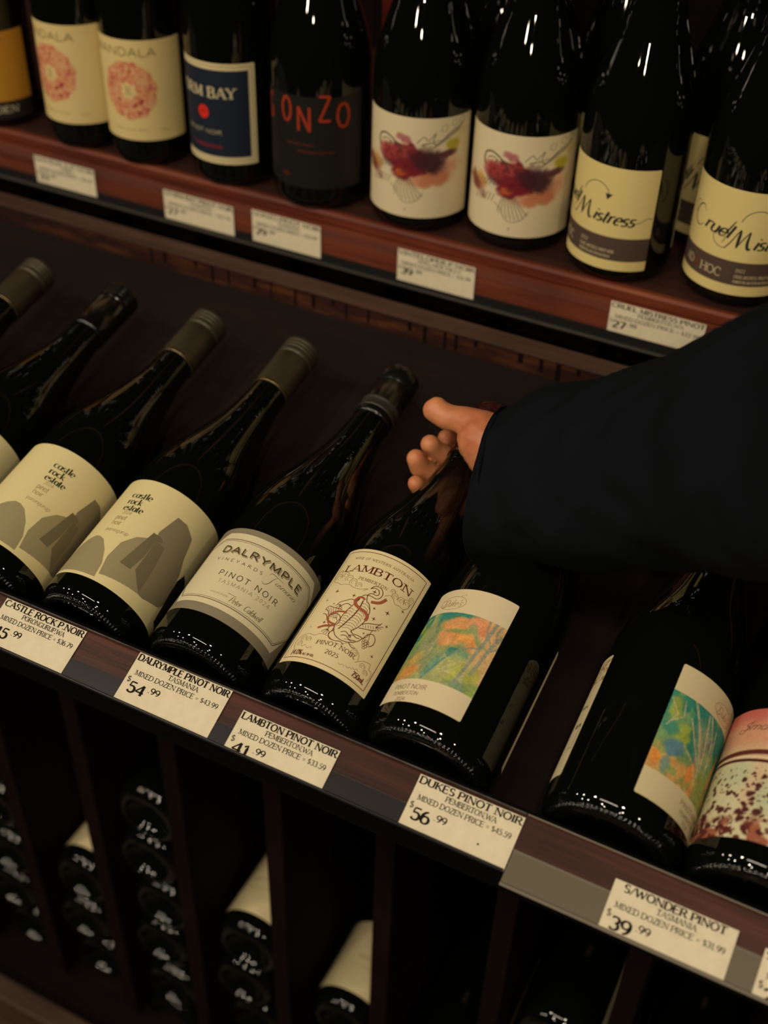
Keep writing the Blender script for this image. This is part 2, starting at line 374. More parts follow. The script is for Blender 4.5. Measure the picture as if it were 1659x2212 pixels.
def knurl(R, parent):
    n = 84; seg = n*4; v = []; f = []
    prof = [(.0012, R-.0088), (.0006, R-.0074), (.0009, R-.0060), (.0018, R-.0047), (.0030, R-.0036)]
    amp = [0, .9, 1, .9, 0]
    for i in range(seg):
        a = 2*math.pi*i/seg; h = .0012*(.5+.5*math.cos(n*a)); c, s = math.cos(a), math.sin(a)
        for (z, r), k in zip(prof, amp): v.append(((r+h*k*.8)*c, (r+h*k*.8)*s, z-h*k*.7))
    m_ = len(prof)
    for i in range(seg):
        j = (i+1) % seg
        for k in range(m_-1): f.append((i*m_+k, j*m_+k, j*m_+k+1, i*m_+k+1))
    return mesh_obj('knurled_heel', v, f, GLASS, parent, smooth=True)
def cap(parent, H, col, band=None, rough=.35, metal=.7, length=.055, ribs=True):
    m = mat('cap_metal', col, rough, metal); z0 = H-length; r = .0156
    p = [(z0, r-.0006), (z0, r), (z0+.004, r), (H-.0185, r), (H-.018, r-.0007), (H-.0168, r-.0007), (H-.0162, r+.0001)]
    if ribs:
        for k in range(3):
            z = H-.0125+k*.0035; p += [(z, r+.0001), (z+.0006, r-.0006), (z+.0014, r-.0006), (z+.002, r+.0001)]
    p += [(H-.0015, r), (H-.0003, r-.001), (H, r-.003), (H, 0)]
    o = lathe('screw_cap', p, m, parent, 56)
    if band:
        b = lathe('cap_band', [(z0+.0005, r+.0001), (z0+.0008, r+.0003), (z0+.0025, r+.0003), (z0+.003, r+.0001)], mat('cap_band_metal', band, .25, .9), o, 56)
    return o
def bottle(R, H, kind, capcol, plain=False, **k):
    e = empty('wine_bottle'); pf = bprofile(R, H, kind)
    if plain: pf = [(.022, 0), (.019, .008), (.008, .020), (.002, .026), (.0004, R-.013), (.0010, R-.0095), (.0028, R-.0058), (.0062, R-.0024), (.0100, R-.0007), (.014, R)]+pf[12:]
    lathe('glass_body', pf, GLASS, e, 96)
    if not plain: knurl(R, e)
    cap(e, H, capcol, **k); return e
def place(e, loc, rot): e.location = loc; e.rotation_euler = rot
def dup(root):
    r = root.copy(); C.objects.link(r)
    for ch in list(root.children):
        c = ch.copy(); C.objects.link(c); c.parent = r
        for g in ch.children:
            d = g.copy(); C.objects.link(d); d.parent = c
    return r
TH = 0.2012
def lay_rot(spin=0):
    return (Matrix.Rotation(-(math.pi/2-TH), 4, 'X') @ Matrix.Rotation(spin, 4, 'Z')).to_euler()
def lower_place(e, x, R, spin_mm=0):   # base of the bottle against the lip of the sloping rack
    place(e, (x, 0, R-.0395), lay_rot(spin_mm/1000/R))
UZ = .1028
def upper_place(e, x, y, R, spin_mm=0): place(e, (x, y, UZ+.0008), (0, 0, spin_mm/1000/R))

# ================================================================== structure: shelves and rack
X0, X1 = -1.35, .50
ushelf = empty('upper_shelf', (0, .448, UZ)); tag(ushelf, 'mahogany upper shelf board with worn reddish front edge and upright', 'shelf')
rack = empty('sloping_rack'); tag(rack, 'sloping dark wooden display board with slanted front lip and back rail', 'rack')
bins = empty('bin_rack', (0, .1, -.8)); tag(bins, 'dark wooden rack of narrow upright bins under the sloping board', 'rack')
# upper shelf: board, with a lighter worn front edge
box('shelf_board', (X0, .452, UZ-.024), (X1, .86, UZ), WOOD_TOP, ushelf)
prism_x('shelf_front_edge', [(.4485, UZ-.010), (.452, UZ-.011), (.456, UZ-.024), (.4565, UZ), (.4505, UZ+.0006), (.448, UZ-.0015)], X0, X1, WOOD_UP, ushelf, .0004)
prism_x('shelf_front_panel', [(.4500, UZ-.0415), (.4518, UZ-.0415), (.4518, UZ-.0115), (.4500, UZ-.0115)], X0, X1, WOOD_UP, ushelf)
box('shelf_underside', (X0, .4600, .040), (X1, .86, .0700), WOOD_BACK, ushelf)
# upright between the bottles of the upper shelf, back and further uprights
box('upright', (-.4895, .555, UZ), (-.4575, .86, .75), wood('red_upright_wood', (86, 26, 16), (104, 34, 20), (120, 44, 26), .5), ushelf)
tag(box('wall_back', (X0-.3, .86, -1.2), (X1+.5, .90, 1.6), WOOD_BACK), kind='structure')
tag(box('floor', (-3, -3, -1.24), (3, .9, -1.2), mat('dark_floor_vinyl', (70, 52, 38), .5)), kind='structure')
box('top_board', (X0, .50, .74), (X1, .86, .77), WOOD_UP, ushelf)
# sloping rack board and its rails
n_ = Vector((0, -math.sin(TH), math.cos(TH))); BZ = -.0412
def sl(y, h=0): return (y-math.sin(TH)*h, BZ+math.tan(TH)*y+math.cos(TH)*h)
prism_x('sloping_board', [sl(-.006), sl(.402), sl(.402, -.016), sl(-.006, -.016)], X0, X1, WOOD_BOARD, rack)
prism_x('back_rail', [(.3915, .0405), (.3905, .0555), (.4095, .0575), (.4100, .036)], X0, X1, WOOD_RAIL, rack, .0006)
box('rail_face', (X0, .3888, .0360), (X1, .3904, .0548), WOOD_RED, rack)
for i in range(34):
    x = -.64+i*.0175+random.uniform(-.006, .006); wd = random.uniform(.0012, .0048)
    if i % 6 == 2: continue
    box('drip_mark', (x, .3885, .0545-random.uniform(.005, .018)), (x+wd, .3888, .0547), WOOD_BACK, rack)
# slanted lip board in front of the bottles
T68 = math.radians(68); DV = Vector((0, -math.sin(T68), -math.cos(T68))); NV = Vector((0, -math.cos(T68), math.sin(T68))); O = Vector((0, -.012, .01676))
def tp(t, h=0):
    p = O+DV*(t/1000)+NV*(h/1000); return (p.y, p.z)
prism_x('front_lip', [tp(0), tp(20.5), (tp(20.5)[0]+.004, tp(20.5)[1]-.002), (-.0085, -.012), (-.0085, .0158)], X0, X1, WOOD_LIP, rack, .0005)
UNDERSHADE = mat('under_strip_shade', (7, 6, 6), .8, spec=.1)  # shadow under the ticket strip, put into the colour as near-black
box('lip_support', (X0, -.0085, -.060), (X1, -.0065, .0155), UNDERSHADE, rack)
box('apron_shade_board', (X0, .012, -.10), (X1, .03, -.0585), UNDERSHADE, rack)  # dark board added to stand for the shade below the lip
# bins below
DY = .10; PIT = .1077; D0 = -.563
for j in range(-4, 9):
    x = D0+PIT*j
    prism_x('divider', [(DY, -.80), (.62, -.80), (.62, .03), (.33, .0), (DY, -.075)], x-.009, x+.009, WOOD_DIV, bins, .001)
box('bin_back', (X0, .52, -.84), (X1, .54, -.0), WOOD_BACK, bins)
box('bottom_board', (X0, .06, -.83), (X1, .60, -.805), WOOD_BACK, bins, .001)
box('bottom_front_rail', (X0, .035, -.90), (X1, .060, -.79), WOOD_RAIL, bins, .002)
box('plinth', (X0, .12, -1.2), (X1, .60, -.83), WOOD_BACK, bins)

for e_ in (ushelf, bins):
    for c_ in e_.children: c_.matrix_parent_inverse = Matrix.Translation(-Vector(e_.location))
# ================================================================== ticket strips
def slanted(name, x0, x1, t0, t1, h0, h1, m, parent): return prism_x(name, [tp(t0, h0), tp(t1, h0), tp(t1, h1), tp(t0, h1)], x0, x1, m, parent)
def strip(x0, x1, tb, dark, label):
    s = empty('ticket_strip', (0, 0, 0)); tag(s, label, 'ticket strip')
    slanted('clear_front', x0, x1, -.8, tb, 1.6, 1.75, FILM, s)
    slanted('shade_haze_backing', x0, x1, 20.4, tb, .25, .6, dark, s)
    if dark is GREYSTRIP: slanted('crease', x0, x1, 20.0, 21.3, .6, .9, STRIPEDGE, s)
    prism_x('rolled_edge', [(tp(0, 0)[0]+.0011*math.cos(a)+DV.y*tb/1000+NV.y*.001, tp(0, 0)[1]+.0011*math.sin(a)+DV.z*tb/1000+NV.z*.001) for a in [k*math.pi/4 for k in range(8)]], x0, x1, STRIPEDGE if dark is GREYSTRIP else DARKVOID, s)
    slanted('top_edge', x0, x1, -1.5, -.7, -.2, 1.75, STRIPEDGE if dark is GREYSTRIP else EDGE2, s)
    return s
strip(X0, -.4575, 33.6, DARKVOID, 'clear ticket strip at the far left end of the sloping rack')
strip(-.4570, -.1012, 33.6, DARKVOID, 'long clear ticket strip under the castle, grey label and dragon label bottles')
strip(-.1004, X1, 40.6, GREYSTRIP, 'hazy grey ticket strip at the right end of the sloping rack')
us = empty('ticket_strip'); tag(us, 'long narrow ticket strip along the edge of the upper shelf', 'ticket strip')
box('clear_front', (X0, .4475, .0515), (X1, .4477, .0905), FILM, us)
box('shade_haze_backing', (X0, .4494, .0515), (X1, .4499, .0612), DARKVOID, us)  # dark insert painted as the shade under the overhang, seen through the strip
box('rolled_edge', (X0, .4470, .0503), (X1, .4497, .0518), mat('smoky_strip_edge', (60, 56, 50), .3), us, .0004)

# ================================================================== price cards
def price_card(x, t, wmm, hmm, lines, label, upper=False, tilt=0, dot=False, curl=True, dy=0):
    e = empty('price_card')
    if upper:
        e.matrix_world = Matrix.Translation((x/1000, .4488, UZ-t/1000)) @ Matrix.Rotation(math.pi/2, 4, 'X') @ Matrix.Rotation(math.radians(tilt), 4, 'Z')
    else:
        y, z = tp(t, .75); R_ = Matrix(((1, 0, 0), (0, -DV.y, NV.y), (0, -DV.z, NV.z))).to_4x4()
        e.matrix_world = Matrix.Translation((x/1000, y, z)) @ R_ @ Matrix.Rotation(math.radians(tilt), 4, 'Z')
    tag(e, label, 'price card')
    W, H = wmm/1000, hmm/1000; th = .00022
    v = [(0, 0, 0), (W, 0, 0), (W, -H, 0), (0, -H, 0), (0, 0, th), (W, 0, th), (W, -H, th), (0, -H, th)]
    card = mesh_obj('card', v, [(3, 2, 1, 0), (4, 7, 6, 5), (0, 1, 5, 4), (1, 2, 6, 5), (2, 3, 7, 6), (3, 0, 4, 7)], CARD, e)
    title, place_, mixed, big, small = lines
    k = wmm/69.5; p = Pen()
    U_ = upper
    p.text(title, 1.0+dy, -5.1, wmm-.8-dy, 4.3 if not U_ else 3.9, .27, .13, True, track=.03)
    n = len(place_); w2 = n*2.8*k
    p.text(place_, wmm*.54-w2/2, -9.6, wmm*.54+w2/2, 3.2, .17, .1, True, track=.02)
    p.text(mixed, 4.4*k, -14.7, wmm-3.6*k, 3.2, .17, .1, True, track=.02)
    if U_:
        p.text('$', 1.2, -19.2, 3.2, 3.2, .16, .1); p.text(big, 3.6, -23.6, 15.5, 6.4, .27, .14, True); p.text(small, 17, -20.2, 24.6, 3.4, .2, .13)
    else:
        p.text('$', 1.6*k, -20.4, 4.4*k, 3.9, .16, .11); p.text(big, 4.8*k, -26.3, 17.2*k, 7.0, .27, .14, True); p.text(small, 18.8*k, -22.2, 27.2*k, 3.8, .22, .15)
    if dot: p.ribbon([(wmm*.705, -hmm*.76), (wmm*.72, -hmm*.74)], 1.1)
    p.lay('lettering', INK, card, .0003)
    return e
price_card(-476.3, .6, 66.5, 31.8, ('CASTLE ROCK P.NOIR', 'PORONGURUP,WA', 'MIXED DOZEN PRICE = $36.79', '45', '.99'), 'white price card under the castle rock bottles, cut off at the left edge')
price_card(-368.2, -.6, 70.2, 34.2, ('DALRYMPLE PINOT NOIR', 'TASMANIA', 'MIXED DOZEN PRICE = $43.99', '54', '.99'), 'white price card priced 54.99 on the sloping rack')
price_card(-285.6, 7.6, 68.2, 25.2, ('LAMBTON PINOT NOIR', 'PEMBERTON,WA', 'MIXED DOZEN PRICE = $33.59', '41', '.99'), 'white price card priced 41.99, slipped low in its strip')
price_card(-167.0, 1.2, 66.0, 32.6, ('DUKES PINOT NOIR', 'PEMBERTON,WA', 'MIXED DOZEN PRICE = $45.59', '56', '.99'), 'white price card priced 56.99 with a small black speck', dot=True)
price_card(-43.2, 12.4, 68.4, 27.2, ('S/WONDER PINOT', 'TASMANIA', 'MIXED DOZEN PRICE = $31.99', '39', '.99'), 'white price card priced 39.99 in the hazy grey strip', dy=5)
price_card(40.0, 15, 68, 25, ('SMALL PINOT', 'TASMANIA', 'MIXED DOZEN PRICE = $22.39', '27', '.99'), 'white price card cut off by the right edge of the photo')
for x, t, w_, h_, L, lab in (
    (-823.2, 18.2, 74.5, 28.4, ('MANDALA P.NOIR', 'YARRA', 'MIXED DOZEN PRICE = $26.39', '33', '.99'), 'blurred price card on the upper shelf edge under the pink circle bottles'),
    (-666.6, 18.6, 79.2, 29.6, ('STORM BAY PINOT NOIR', 'TASMANIA', 'MIXED DOZEN PRICE = $22.39', '27', '.99'), 'blurred price card priced 27 on the upper shelf under the blue label bottle'),
    (-566.8, 15.4, 73.4, 31.6, ('GONZO PINOT NOIR', 'TASMANIA', 'MIXED DOZEN PRICE = $23.99', '29', '.99'), 'blurred price card priced 29 on the upper shelf under the black label bottle'),
    (-414.6, 15.8, 75.2, 31.0, ('VINTELOPER P.NOIR', 'ADELAIDE HILLS', 'MIXED DOZEN PRICE = $31.99', '39', '.99'), 'price card priced 39 on the upper shelf under the bird label bottles'),
    (-216.4, 12.9, 80.6, 28.0, ('CRUEL MISTRESS PINOT', 'PEMBERTON,WA', 'MIXED DOZEN PRICE = $22.39', '27', '.99'), 'price card priced 27.99 at the right end of the upper shelf edge')):
    price_card(x, t, w_, h_, L, lab, upper=True)

# ================================================================== lower row of bottles on the sloping rack
CAPG = (88, 76, 50); CAPSET = {}
# --- castle rock bottle
R = .0385; castle = bottle(R, .303, 'b', (74, 66, 50), band=(124, 106, 64), metal=.5, rough=.42)
CREAM = (218, 203, 150)
def castle_fn(U, V):
    im = np.ones(U.shape+(3,))*A3(CREAM)
    dk = (58 < U) & (U < 84) & (V < 66+ (U-58)*-.6) & (V > 20)
    return im
lb = painted_label('front_label', R, -54, 78, 18.5, 108.5, 3, castle_fn, castle)
def P_(fn, name, c, off=.00022, par=None, RR=None):
    p = Pen(); fn(p); return p.wrap(name, RR or R, off, ink(c), par)
def rocksA(p):
    p.fill([(4.4, 21), (2.8, 32.4), (-2.5, 42.9), (-9, 50.5), (-14, 52.8), (-18.1, 53), (-23.4, 50), (-30, 44), (-36, 30), (-38, 21)])
    p.fill([(5.6, 24.5), (2.6, 38.7), (4.3, 52.5), (10.8, 61.4), (20.8, 67.3), (29.8, 67.0), (33.9, 36.9), (34.9, 28.5)])
def rocksB(p): p.fill([(25.1, 91.4), (33, 91.7), (42.9, 86.5), (47.2, 71.9), (52.7, 62.2), (58.5, 40.6), (55, 34), (39.4, 28.5), (35.2, 28.5), (29.5, 34), (23.6, 40.4), (23.3, 59.5), (20.8, 73.8)])
def rocksC(p):
    p.fill([(12.2, 38.8), (20.5, 38.7), (22.8, 52), (23.0, 66.5), (27, 68.5), (26.2, 70.3), (22.9, 71.2), (18.3, 71)])
    p.fill([(23.6, 41), (29.5, 34), (34.5, 30), (33.6, 45), (30.5, 66.8), (23.4, 67)])
P_(rocksA, 'rock_print_light', (150, 138, 104), .0002, lb); P_(rocksB, 'rock_print_mid', (132, 121, 94), .00026, lb); P_(rocksC, 'rock_print_dark', (112, 103, 78), .00031, lb)
def ctext(p):
    p.text('castle', -14.2, 90.6, 2.9, 5.6, .2, .05, v1=90.8); p.text('rock', -13.8, 84.5, -1.3, 5.6, .2, .05); p.text('estate', -13.4, 78.5, 3.0, 5.6, .2, .05)
P_(ctext, 'lettering', (34, 48, 30), .00026, lb)
P_(lambda p: (p.text('2024', -11, 75, -3.5, 2.6, .09, .09), p.text('pinot', -13.5, 69.6, -4.3, 4.6, .08, .08), p.text('noir', -13.4, 64.6, -5.2, 4.6, .08, .08)), 'lettering', (160, 124, 84), .00026, lb)
P_(lambda p: p.text('porongurup', -14, 58.6, 5.2, 3.4, .07, .07), 'lettering', (150, 134, 98), .00026, lb)
def speck(p):
    rr = random.Random(3)
    p.fill([(57.5, 66), (70, 62), (72, 40), (70, 24), (60.5, 26), (57.0, 44), (54.5, 58)])
P_(speck, 'dark_rock_print', (34, 32, 28), .00028, lb)
lower_place(castle, -.4249, R)
tag(castle, 'cream label with grey rocks, bottle touching the grey bordered label', 'wine bottle', 'bottles lying on the sloping rack')
for x, sp, lab in ((-.5137, 20.8, 'cream castle rock pinot bottle, second one from the grey bordered label'),
                   (-.604, 8, 'cream labelled bottle at the left edge, black capped neck in view'),
                   (-.694, 10, 'bottle with the tan cap nearest the upper left of the sloping rack')):
    b = dup(castle); lower_place(b, x, R, sp); b['label'] = lab
    if x == -.604:
        for c in b.children:
            if c.name.startswith('screw_cap'):
                c.data = c.data.copy(); c.data.materials[0] = mat('black_cap', (14, 13, 12), .18, .0)
                for g in list(c.children): bpy.data.objects.remove(g)
# --- grey bordered label
R = .0397; da = bottle(R, .304, 'b', (16, 15, 14), metal=.0, rough=.22, ribs=False)
lathe('cap_emboss_band', [(.2560, .0157), (.2564, .0162), (.2580, .0162), (.2584, .0158), (.2640, .0158), (.2644, .0162), (.2660, .0162), (.2664, .0157)], mat('embossed_black_foil', (58, 54, 46), .45, .4), da, 48)
lb = plain_label('front_label', R, -42, 64, 24.5, 97, mat('grey_label_border', (134, 124, 100), .55, spec=.3), da)
P_(lambda p: p.fill([(-24.5, 92.6), (52.5, 92.2), (63.4, 81.5), (63.4, 52), (53.6, 31.4), (-6, 31), (-32, 31), (-41, 48), (-41, 80)], .6), 'label_panel', (214, 202, 166), .0002, lb, R)
def dfr(p):
    for k, w_ in ((0, .55), (1.3, .28)):
        o = [(-25+k*.3, 86.6-k), (50.9-k*.4, 86.5-k), (62.6-k, 77.6-k*.3), (62.4-k, 48.9+k*.2), (51.3-k*.2, 36+k), (-8, 35.6+k), (-30, 35.6+k), (-38+k, 46), (-38+k, 78)]
        p.ribbon(o+[o[0]], w_)
P_(dfr, 'label_frame_lines', (92, 80, 56), .00026, lb, R)
P_(lambda p: p.text('DALRYMPLE', -19.2, 74.2, 46.6, 5.2, .3, .3, track=.14, v1=74.6), 'letter_shadow', (158, 144, 108), .00025, lb, R)
P_(lambda p: p.text('DALRYMPLE', -20.2, 74.9, 45.6, 5.2, .17, .17, track=.14, v1=75.3), 'lettering', (70, 62, 46), .0003, lb, R)
P_(lambda p: (p.text('VINEYARDS', -19.8, 67.7, 16.4, 2.3, .14, .14, track=.6), p.text('PINOT NOIR', -9.9, 55.4, 35.8, 4.2, .13, .13, track=.3, v1=56)), 'lettering', (84, 74, 52), .00027, lb, R)
P_(lambda p: (p.text('TASMANIA 2024', -6.8, 49.7, 32.4, 2.9, .1, .1, track=.28, v1=50.8), p.text('VIGNERON', -6.8, 41.2, 6, 1.3, .12, .12, track=.3)), 'lettering', (150, 136, 98), .00027, lb, R)
def dscript(p):
    p.text('asmania', 26.5, 67.6, 45.5, 3.6, .13, .04, slant=.45, v1=68.6)
    p.ribbon(spline([(18.5, 64.5), (20.5, 63.2), (23, 65.5), (24.6, 70), (26.5, 72.8)]), .45, taper=True)
    p.ribbon(spline([(20.5, 71), (22, 73.2), (26, 73), (32, 72.8)]), .4, taper=True)
    p.text('Peter', 8, 39.2, 16.6, 4.2, .1, .05, slant=.4); p.text('Caldwell', 19, 39.2, 32.6, 4.4, .1, .05, slant=.4)
    p.ribbon([(5, 44.6), (11, 44.4)], .3)
P_(dscript, 'script_lettering', (112, 98, 66), .00027, lb, R)
lower_place(da, -.3351, R)
tag(da, 'black capped bottle with a wide pale label framed in grey, reading dalrymple', 'wine bottle', 'bottles lying on the sloping rack')
# --- dragon label
R = .0375; la = bottle(R, .297, 'b', (52, 7, 11), metal=.2, rough=.22)
lb = plain_label('front_label', R, -33.5, 36.5, 21.5, 118.6, PAPER, la, .6)
RED = (100, 40, 26); BRN = (112, 78, 44)
P_(lambda p: p.ribbon([(-30.6, 116), (33, 116), (33, 25), (-30.6, 25), (-30.6, 116)], .5), 'label_frame_line', (110, 54, 34), .0002, lb, R)
P_(lambda p: (p.text('LAMBTON', -23.6, 97.8, 27.6, 5.6, .2, .08, True, track=.06, v1=98.4, arch=1.1), p.text('PINOT NOIR', -9.9, 37.0, 17, 3.0, .17, .09, True, track=.06, v1=37.8, arch=1.6), p.text('2025', -1, 32.6, 8, 3.0, .16, .09, track=.1)), 'lettering', (92, 34, 24), .00024, lb, R)
P_(lambda p: (p.text('750mL', 20.6, 27.8, 30.4, 3.6, .2, .16), p.text('14.0%', -25.0, 27.2, -15.6, 3.8, .17, .15), p.text('ALC. BY VOL.', -14.8, 27.2, -5.8, 1.7, .2, .18)), 'lettering', (104, 44, 30), .00024, lb, R)
P_(lambda p: (p.text('WINE OF WESTERN AUSTRALIA', -20.8, 109.2, 24.4, 1.9, .13, .1, True, track=.26), p.text('PEMBERTON', -8.4, 92.4, 12.4, 2.2, .15, .1, True, track=.2)), 'lettering', BRN, .00024, lb, R)
def dragon(p):
    R_ = lambda pts, w=.5: p.ribbon(spline(pts), w)
    # tail curl (two sides)
    R_([(3.0, 88.3), (4.6, 91.2), (8.2, 91.9), (11.2, 89.4), (11.6, 85.8), (9.6, 83.2), (5.2, 83.2), (1.5, 82), (-.2, 78), (-.6, 75)])
    R_([(3.0, 88.3), (5, 89.8), (7.8, 89.8), (9.2, 88), (9.4, 86.4), (8, 85.4), (5, 85.2), (3.6, 83), (4.6, 79.5), (6.0, 77.5)])
    # torso
    R_([(.3, 78.3), (-1.6, 72.1), (-3.4, 66), (-4.2, 60), (-5.2, 54.5), (-3.6, 50), (-.5, 46.6), (4.4, 45.3), (9.2, 46.5), (13.4, 50), (14.8, 53.6)])
    R_([(6.4, 78.3), (9.6, 74), (10.8, 69), (10.4, 63.5), (8.6, 58), (6.4, 54.4), (8.2, 53), (11.6, 53.6), (14.8, 53.6)])
    R_([(2.9, 78), (3.2, 72), (2.6, 66), (1.0, 60), (-.4, 55), (-1.6, 52)], .7)
    # ribs and scales
    for k in range(11):
        v = 75-k*2.1; t = k/10
        R_([(2.6-t*2.6, v), (4.8-t*1.4, v+1.2), (7.6-t*1.0, v+.4), (9.3-t*1.6, v-1.2)], .26)
        if k > 2: R_([(1.6-t*2.2, v), (-.6-t*1.4, v+.8), (-2.4-t*1.4, v-.3)], .26)
    # head: jaws, eye, horns, whiskers
    R_([(1.0, 50.8), (3.6, 52.2), (6.4, 51.0), (8.8, 52.2), (11.4, 51.6), (13.4, 52.2)]); R_([(2.0, 48.4), (5, 49.6), (8.4, 48.2), (12, 49.4)]); R_([(5.2, 47.0), (8, 47.8), (11.6, 47.2)], .3)
    R_([(6.6, 50.2), (7.4, 50.9), (8.2, 50.2), (7.4, 49.7), (6.6, 50.2)], .5)
    R_([(14.6, 53.6), (16.6, 55.4), (17, 57.6), (15.8, 58)], .34); R_([(8.6, 46.4), (11.8, 44.2), (14.2, 44.6)], .5); R_([(-3.6, 50), (-5.6, 47), (-3.4, 43.6), (.6, 43.2), (4, 44.2), (6.6, 43)], .5)
    # upper left leg with claws
    R_([(-1.4, 75.6), (-4.4, 76), (-7.6, 74), (-10.8, 71.8), (-11.8, 69.6)]); R_([(-2.4, 71.2), (-5.4, 72), (-8, 70), (-9.4, 67.4)])
    for q in ((-12.6, 68), (-11.4, 66.4), (-9.8, 66), (-8.2, 66.4)): R_([(-9.8, 70), (q[0]+.6, q[1]+1.4), q], .34)
    # left wing fan and hip
    R_([(-18.6, 64.6), (-17.2, 67.4), (-13.4, 66.8), (-10, 66.6), (-6.4, 66.4)]); R_([(-18.6, 64.6), (-15.6, 63.4), (-13.6, 60.4)]); R_([(-18.4, 61), (-15.4, 60.4), (-13, 57.4)])
    for k in range(5): R_([(-17.2+k*2.1, 66.2), (-13.6+k*1.4, 62.6), (-11+k*1.2, 58.6)], .26)
    R_([(-11.6, 60.6), (-8.6, 62.6), (-5, 61), (-3.6, 57.6), (-5, 53.6), (-8.2, 53), (-11, 55), (-11.6, 58)]); R_([(-9, 58.6), (-7, 59.4), (-5.6, 57.6)], .3)
    # lower left leg
    R_([(-7.6, 53), (-8, 50), (-9.4, 48.6)]); R_([(-4.6, 53), (-4.6, 49.6), (-5.4, 47.6)])
    for q in ((-10.8, 46.6), (-9.2, 45.8), (-7.4, 45.6), (-5.6, 45.8)): R_([(-7.4, 49.4), (q[0]+.3, q[1]+1.4), q], .34)
    # right arm / wing
    R_([(9.6, 61.4), (13, 64.6), (17, 66.6), (20.6, 68.8)]); R_([(9.6, 58.6), (13.6, 60.2), (17.4, 61.8), (20, 63.6)])
    for k in range(6): R_([(10.8+k*1.5, 61.8+k*.8), (11.8+k*1.5, 60.4+k*.7)], .26)
    for q in ((22.6, 68.6), (22.2, 66.6), (21.6, 64.4), (20.8, 70.4)): R_([(18.6, 65.4), q], .34)
    R_([(18, 62.6), (17.6, 60), (17.8, 58.2)], .3)
    # leaf and grapes
    R_([(17.4, 58.8), (20, 59.8), (22.4, 57.6), (22.8, 54), (21.4, 51.4)]); R_([(17.4, 58.8), (15.8, 56), (15.6, 53.4)]); R_([(17.4, 58.8), (18.8, 55), (19.4, 51.6)], .3)
    for q in ((16, 53), (17.8, 53.4), (19.4, 53), (16.6, 51.4), (18.4, 51.6), (20.2, 51.2), (17.4, 49.8), (19.2, 49.8), (18.4, 48.4)):
        p.ribbon(arc(q[0], q[1], .85, .85, 0, 360, 8), .28)
P_(dragon, 'dragon_drawing', RED, .00024, lb, R)
def ribbons(p):
    def band(pts, w):
        p.ribbon(spline(pts), w)
    band([(15.4, 86.6), (13.4, 82.6), (11, 80.6), (7.6, 79.4)], 2.1); band([(-1.8, 76.8), (-.6, 79.2), (2, 79.8), (3.4, 78.6)], 1.5)
    band([(-1.9, 77), (-.4, 73.4), (3.6, 71.6), (7.6, 70.8), (10.4, 68.6), (10.6, 65.4)], 2.2); band([(-2.6, 65.4), (-7.7, 64.6), (-12, 61.6), (-12.6, 57.4), (-9.4, 55), (-5.6, 54.4)], 1.4)
    band([(-5, 54.2), (-8, 52.4), (-11.4, 51.6), (-15.6, 49.2)], 1.8)
P_(ribbons, 'ribbon_drawing', (158, 88, 62), .00027, lb, R)
def stars(p):
    for i, (u, v) in enumerate([(-18.4, 80.3), (-4.5, 79.2), (-22.3, 72.4), (-14.7, 69.8), (6.3, 87.2), (11.6, 76.3), (20.4, 78.6), (28.6, 86.8), (14.7, 69.6), (24.4, 70.4), (-13.2, 54.2), (-22.1, 49.9), (13.9, 57.0), (26.0, 47.0)]):
        p.star(u, v, [1.9, 1.7, 1.2, 1, 1.8, 1.4, 2.1, 1.5, 1.8, 1.5, 1.6, .7, 1.1, 1.5][i])
P_(stars, 'star_drawing', RED, .00024, lb, R)
def clouds(p):
    def puff(pts, r):
        for i, (a, b) in enumerate(pts):
            q = r*(1+.3*math.sin(i*2.1)); p.ribbon(arc(a, b, q, q, -30-40*(i % 3), 230, 12), .3); p.ribbon(arc(a+.3, b-.2, q*.55, q*.5, 20, 280, 8), .24)
    for a, b in zip([(-27, 97.5), (-25.5, 93), (-20, 94.6), (-15.4, 91.8), (-10.8, 89.6), (-5.6, 87.8)], [2.2, 2.8, 2.6, 2.9, 2.6, 2.1]): puff([a], b)
    p.ribbon(spline([(-30, 95), (-27.5, 89.4), (-22, 87.6), (-19, 86.2), (-15.8, 86.8), (-12, 86.8), (-8.4, 85.3), (-3.4, 85.2), (1.4, 87.4), (-1, 84.8)]), .3)
    p.ribbon(spline([(13, 87.8), (15.8, 90.4), (18.8, 89.6), (21.6, 87.4), (24.6, 88.2), (27.6, 88), (30.4, 91), (31.2, 96)]), .3)
    for a, b in zip([(19, 92), (24, 92.2), (28, 93.4), (30, 97.4), (16.4, 94.4)], [2.2, 2.5, 2.4, 1.9, 1.6]): puff([a], b)
    for q in ([(-24, 31), (-27, 36), (-26, 41.6), (-20, 44.2), (-14.6, 43.2), (-11, 45), (-5.8, 45), (-.7, 43)], [(5.1, 42.4), (9.0, 45.6), (14.6, 44.8), (18.4, 42.4), (19.6, 38.6)], [(18.5, 36.6), (22.4, 40.4), (27.6, 42), (28.8, 38.6), (31.4, 38), (32, 34.2), (31.2, 31)]): p.ribbon(spline(q), .3)
    for a, b in zip([(-21.6, 40.4), (-22.4, 36), (-16.8, 39.6), (15, 41.6), (24, 37.4), (27.6, 35)], [2.3, 2, 1.8, 2.2, 1.9, 1.7]): puff([a], b)
    for u, v in ((-18, 34.6), (-13, 33.6), (12, 30.6), (17, 31.4), (21, 33)): p.ribbon(spline([(u-2.2, v), (u-.6, v-.8), (u+.6, v+.5), (u+2.2, v-.3)]), .26)
P_(clouds, 'cloud_drawing', (136, 104, 60), .00023, lb, R)
bl = plain_label('back_label', R, -113, -52, 26, 106, PAPERW, la)
lower_place(la, -.252, R)
tag(la, 'bottle with a cream label of a red dragon and stars, held at the neck', 'wine bottle', 'bottles lying on the sloping rack')
